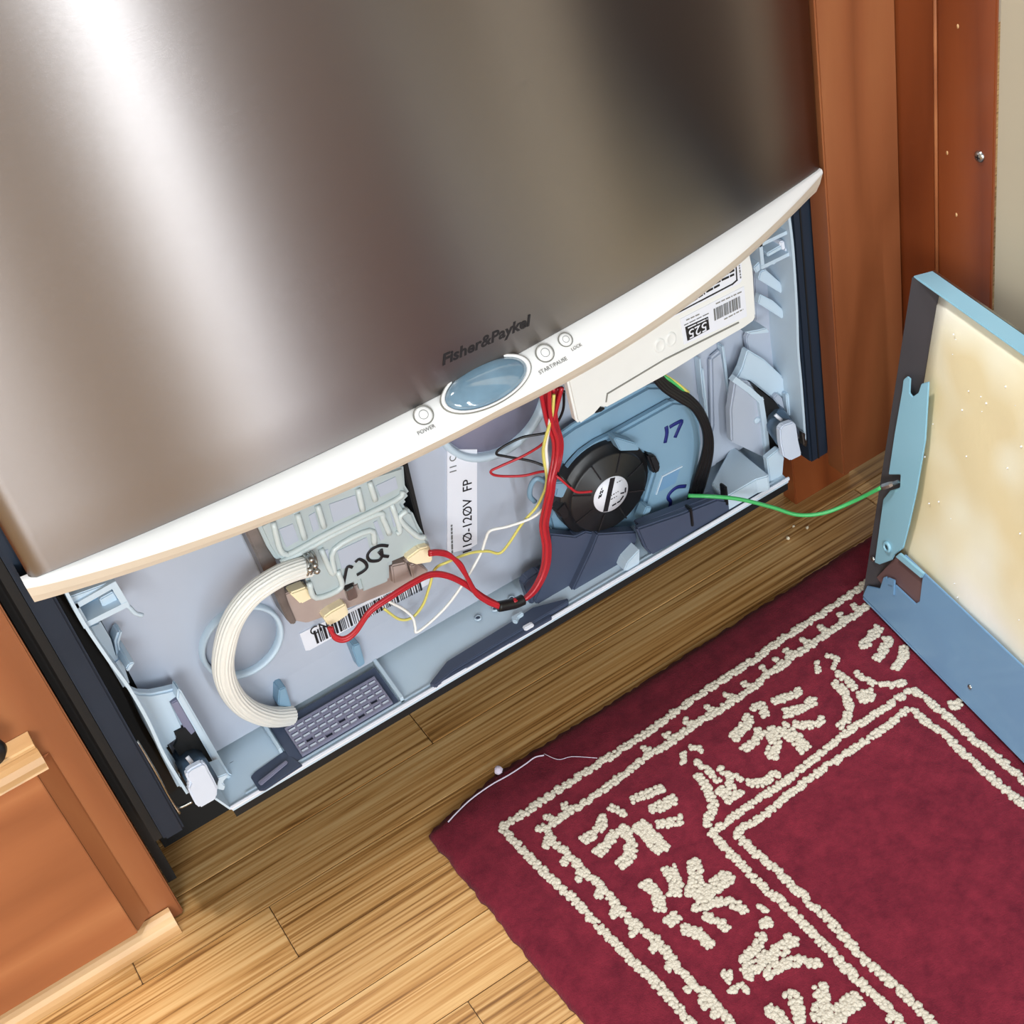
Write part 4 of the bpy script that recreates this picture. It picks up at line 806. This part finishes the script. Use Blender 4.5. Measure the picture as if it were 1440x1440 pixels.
O_ = [(1240, 806), (1212, 825)] + Q4([(300, 190), (0, 380)]) + Q3([(860, 140), (500, 370), (200, 590), (0, 720)]) + [(800, 1102), (735, 1146), (711, 1160), (706, 1167)] + R1([(110, 150), (220, 270), (330, 385), (560, 600), (720, 770), (900, 960), (1060, 1110), (1310, 1390)]) + [(1010, 1490), (1070, 1556)]
tufts('border_line', [(O_, 9.5)], 'cream outer border line')
S_ = [(1228, 845)] + Q4([(580, 150), (520, 200), (420, 265), (300, 345), (180, 430), (60, 505), (0, 560)]) + Q3([(960, 235), (840, 340), (720, 415), (590, 500), (440, 590), (310, 690), (160, 780), (0, 900)]) + [(840, 1118), (800, 1143), (778, 1158)] + R1([(370, 125), (400, 195), (520, 305), (610, 405), (740, 520), (840, 645), (960, 760), (1100, 870), (1200, 1000), (1320, 1130), (1420, 1215)]) + R2([(90, 1240), (150, 1310), (240, 1410)]) + [(1090, 1510)]
bmp = []
for nodes, sgn in ((S_[1:16], 1), (S_[16:], 1)):
    for i in range(1, len(nodes) - 1):
        a, b = nodes[i - 1], nodes[i + 1]; dx, dy = b[0] - a[0], b[1] - a[1]; l = math.hypot(dx, dy); nx, ny = -dy / l, dx / l
        p = nodes[i]
        cx, cy = 1005, 1172
        if (p[0] + nx * 5 - cx) ** 2 + (p[1] + ny * 5 - cy) ** 2 < (p[0] - cx) ** 2 + (p[1] - cy) ** 2: nx, ny = -nx, -ny
        ux, uy = dx / l, dy / l
        bmp.append(([(p[0] - ux * 4, p[1] - uy * 4), (p[0] + nx * 6, p[1] + ny * 6)], 12)); bmp.append(([(p[0] + nx * 5, p[1] + ny * 5), (p[0] + nx * 13 + ux * 2, p[1] + ny * 13 + uy * 2)], 7))
        bmp.append(([(p[0] + nx * 12 - ux * 4, p[1] + ny * 12 - uy * 4), (p[0] + nx * 14 + ux * 4, p[1] + ny * 14 + uy * 4)], 4))
tufts('scalloped_border', [(S_, 9)] + bmp, 'cream scalloped border')
tufts('border_line', [(Q4([(880, 720), (640, 880), (440, 1010), (200, 1200), (20, 1340)]) + Q3([(820, 1130), (640, 1260), (590, 1310)]) + R2([(110, 160), (200, 270), (310, 370), (430, 500), (580, 620), (720, 770), (880, 930), (1000, 1060), (1110, 1170)]) + R2([(1170, 1225), (1290, 1330), (1350, 1420)]) + [(1330, 1520)], 9), (Q4([(880, 720), (1040, 840), (1160, 940), (1290, 1060), (1440, 1170)]) + [(1470, 1125)], 9)], 'cream inner border line')
tufts('border_line', [(Q4([(870, 840), (720, 960), (500, 1110), (260, 1270), (60, 1420)]) + Q3([(940, 1180), (760, 1300)]) + R2([(340, 240), (470, 350), (590, 460), (720, 590), (860, 720), (1000, 870), (1100, 990), (1240, 1100), (1440, 1290)]) + [(1370, 1510)], 9), (Q4([(890, 860), (960, 930), (1100, 1030), (1210, 1140), (1340, 1250), (1440, 1340)]) + [(1460, 1150)], 9.5)], 'cream innermost border line')
sc_ = lambda f, L, k=4.7: [(f(p), wd / k) for p, wd in L]
tufts('flower_motif', sc_(Q3, [([(1180, 340), (1090, 390), (990, 420)], 58), ([(1270, 400), (1190, 470), (1060, 500)], 65), ([(1340, 540), (1240, 580), (1130, 565)], 52), ([(1220, 750), (1140, 660), (1040, 590)], 80), ([(980, 800), (1010, 690), (965, 600)], 72), ([(790, 750), (880, 680), (905, 600)], 52), ([(720, 670), (800, 590), (840, 510)], 66), ([(850, 470), (910, 440), (945, 520)], 46)]))
tufts('flower_motif', sc_(Q3, [([(250, 1000), (150, 1040), (40, 1080)], 58), ([(340, 1070), (250, 1120), (160, 1150)], 64), ([(390, 1210), (310, 1240), (210, 1240)], 60), ([(250, 1420), (170, 1330), (80, 1240)], 78)]) + sc_(R1, [([(1120, 270), (1050, 180), (960, 90)], 80), ([(840, 360), (910, 290), (910, 170), (840, 120)], 64), ([(690, 290), (770, 210), (830, 130)], 60), ([(600, 200), (690, 140), (750, 40)], 60), ([(780, -20), (840, 0), (880, 30)], 40)]))
tufts('flower_motif', sc_(R1, [([(1000, 470), (1080, 540), (1110, 660)], 60), ([(1160, 370), (1200, 450), (1210, 560)], 74), ([(1310, 330), (1350, 420), (1310, 560)], 74), ([(1230, 680), (1150, 740)], 64), ([(1250, 770), (1340, 800), (1440, 880)], 58)]) + sc_(R2, [([(220, 420), (130, 490), (0, 590)], 88), ([(320, 670), (240, 610), (130, 600), (-20, 650)], 50), ([(200, 780), (130, 720), (40, 690)], 45), ([(100, 890), (40, 840), (-10, 800)], 50)]))
tufts('flower_motif', sc_(Q4, [([(540, 440), (600, 370), (650, 300)], 60), ([(630, 520), (690, 450), (720, 360)], 60), ([(760, 580), (820, 500), (820, 430)], 52)]))
tufts('petal_motif', sc_(Q4, [([(1165, 800), (1190, 845)], 70)]))
tufts('flower_motif', sc_(R2, [([(460, 1290), (550, 1370), (600, 1460)], 58), ([(600, 1190), (660, 1270), (680, 1394)], 62), ([(790, 1140), (820, 1230), (790, 1380)], 72), ([(1060, 1220), (980, 1280), (850, 1390)], 88), ([(1230, 1380), (1290, 1340)], 30)]))
tufts('bud_motif', sc_(Q3, [([(390, 760), (390, 850)], 34), ([(430, 730), (480, 735), (520, 750)], 40), ([(470, 820), (560, 890), (640, 960)], 42), ([(650, 985), (750, 1070)], 108), ([(620, 860), (700, 920), (790, 940)], 40), ([(820, 970), (930, 960), (1030, 900)], 55), ([(470, 910), (540, 990), (590, 1110), (570, 1180), (540, 1260)], 50)]))
tufts('bud_motif', sc_(Q4, [([(230, 540), (250, 610)], 34), ([(290, 490), (370, 510), (340, 580)], 28), ([(360, 610), (440, 660), (500, 720)], 40), ([(540, 730), (590, 800)], 95), ([(490, 610), (560, 650), (630, 690)], 40), ([(660, 690), (750, 690), (830, 670)], 42), ([(340, 670), (420, 740), (450, 840), (430, 940), (380, 970)], 50)]))
tufts('bud_motif', sc_(R2, [([(400, 620), (440, 670)], 35), ([(455, 700), (450, 760)], 64), ([(430, 800), (390, 890), (290, 990)], 52), ([(640, 830), (560, 900), (440, 970), (310, 1080)], 76), ([(440, 1080), (560, 1010), (690, 990), (810, 1000)], 56), ([(200, 1050), (190, 1130)], 52), ([(210, 1190), (290, 1150), (330, 1190)], 34)]))
# loose thread and crumbs
th = [pz_(a, b, RZ + 0.001) for a, b in ((630, 1156), (642, 1143), (662, 1124), (690, 1104), (715, 1090), (738, 1075), (752, 1065), (765, 1062))]
o = tube('loose_thread', th, 0.0006, LINT, None, n=5, seg=6); tag(o, 'pale lilac thread of lint on the burgundy rug edge', 'lint')
o = tube('loose_thread', [pz_(a, b, RZ + 0.001) for a, b in ((765, 1060), (785, 1068), (805, 1064), (840, 1066))], 0.0003, LINT, None, n=5, seg=5); tag(o, 'thin stray hair curling across the burgundy rug', 'lint')
bm = bmesh.new(); bmesh.ops.create_icosphere(bm, subdivisions=2, radius=0.0034, matrix=Matrix.Translation(pz_(701, 1083, RZ + 0.0036)))
for v in bm.verts: v.co += Vector((tr.uniform(-1, 1), tr.uniform(-1, 1), tr.uniform(-1, 1))) * 0.0006
tag(fin(bm, 'fluff_ball', LINT, None), 'small white fluff ball at the rug edge', 'lint')
for q, r, lb in (((1108, 757), 0.0022, 'larger pale crumb on the dark floor under the green wire'), ((1135, 742), 0.0017, 'pale crumb on the floor close to the toe kick'), ((1116, 740), 0.0012, 'tiny grey crumb on the floor by the toe kick')):
    bm = bmesh.new(); bmesh.ops.create_icosphere(bm, subdivisions=1, radius=r, matrix=Matrix.Translation(pz_(q[0], q[1], r * 0.8) ))
    for v in bm.verts: v.co += Vector((tr.uniform(-1, 1), tr.uniform(-1, 1), tr.uniform(-1, 1))) * r * 0.25
    tag(fin(bm, 'crumb', CRUMB, None), lb, 'crumb')
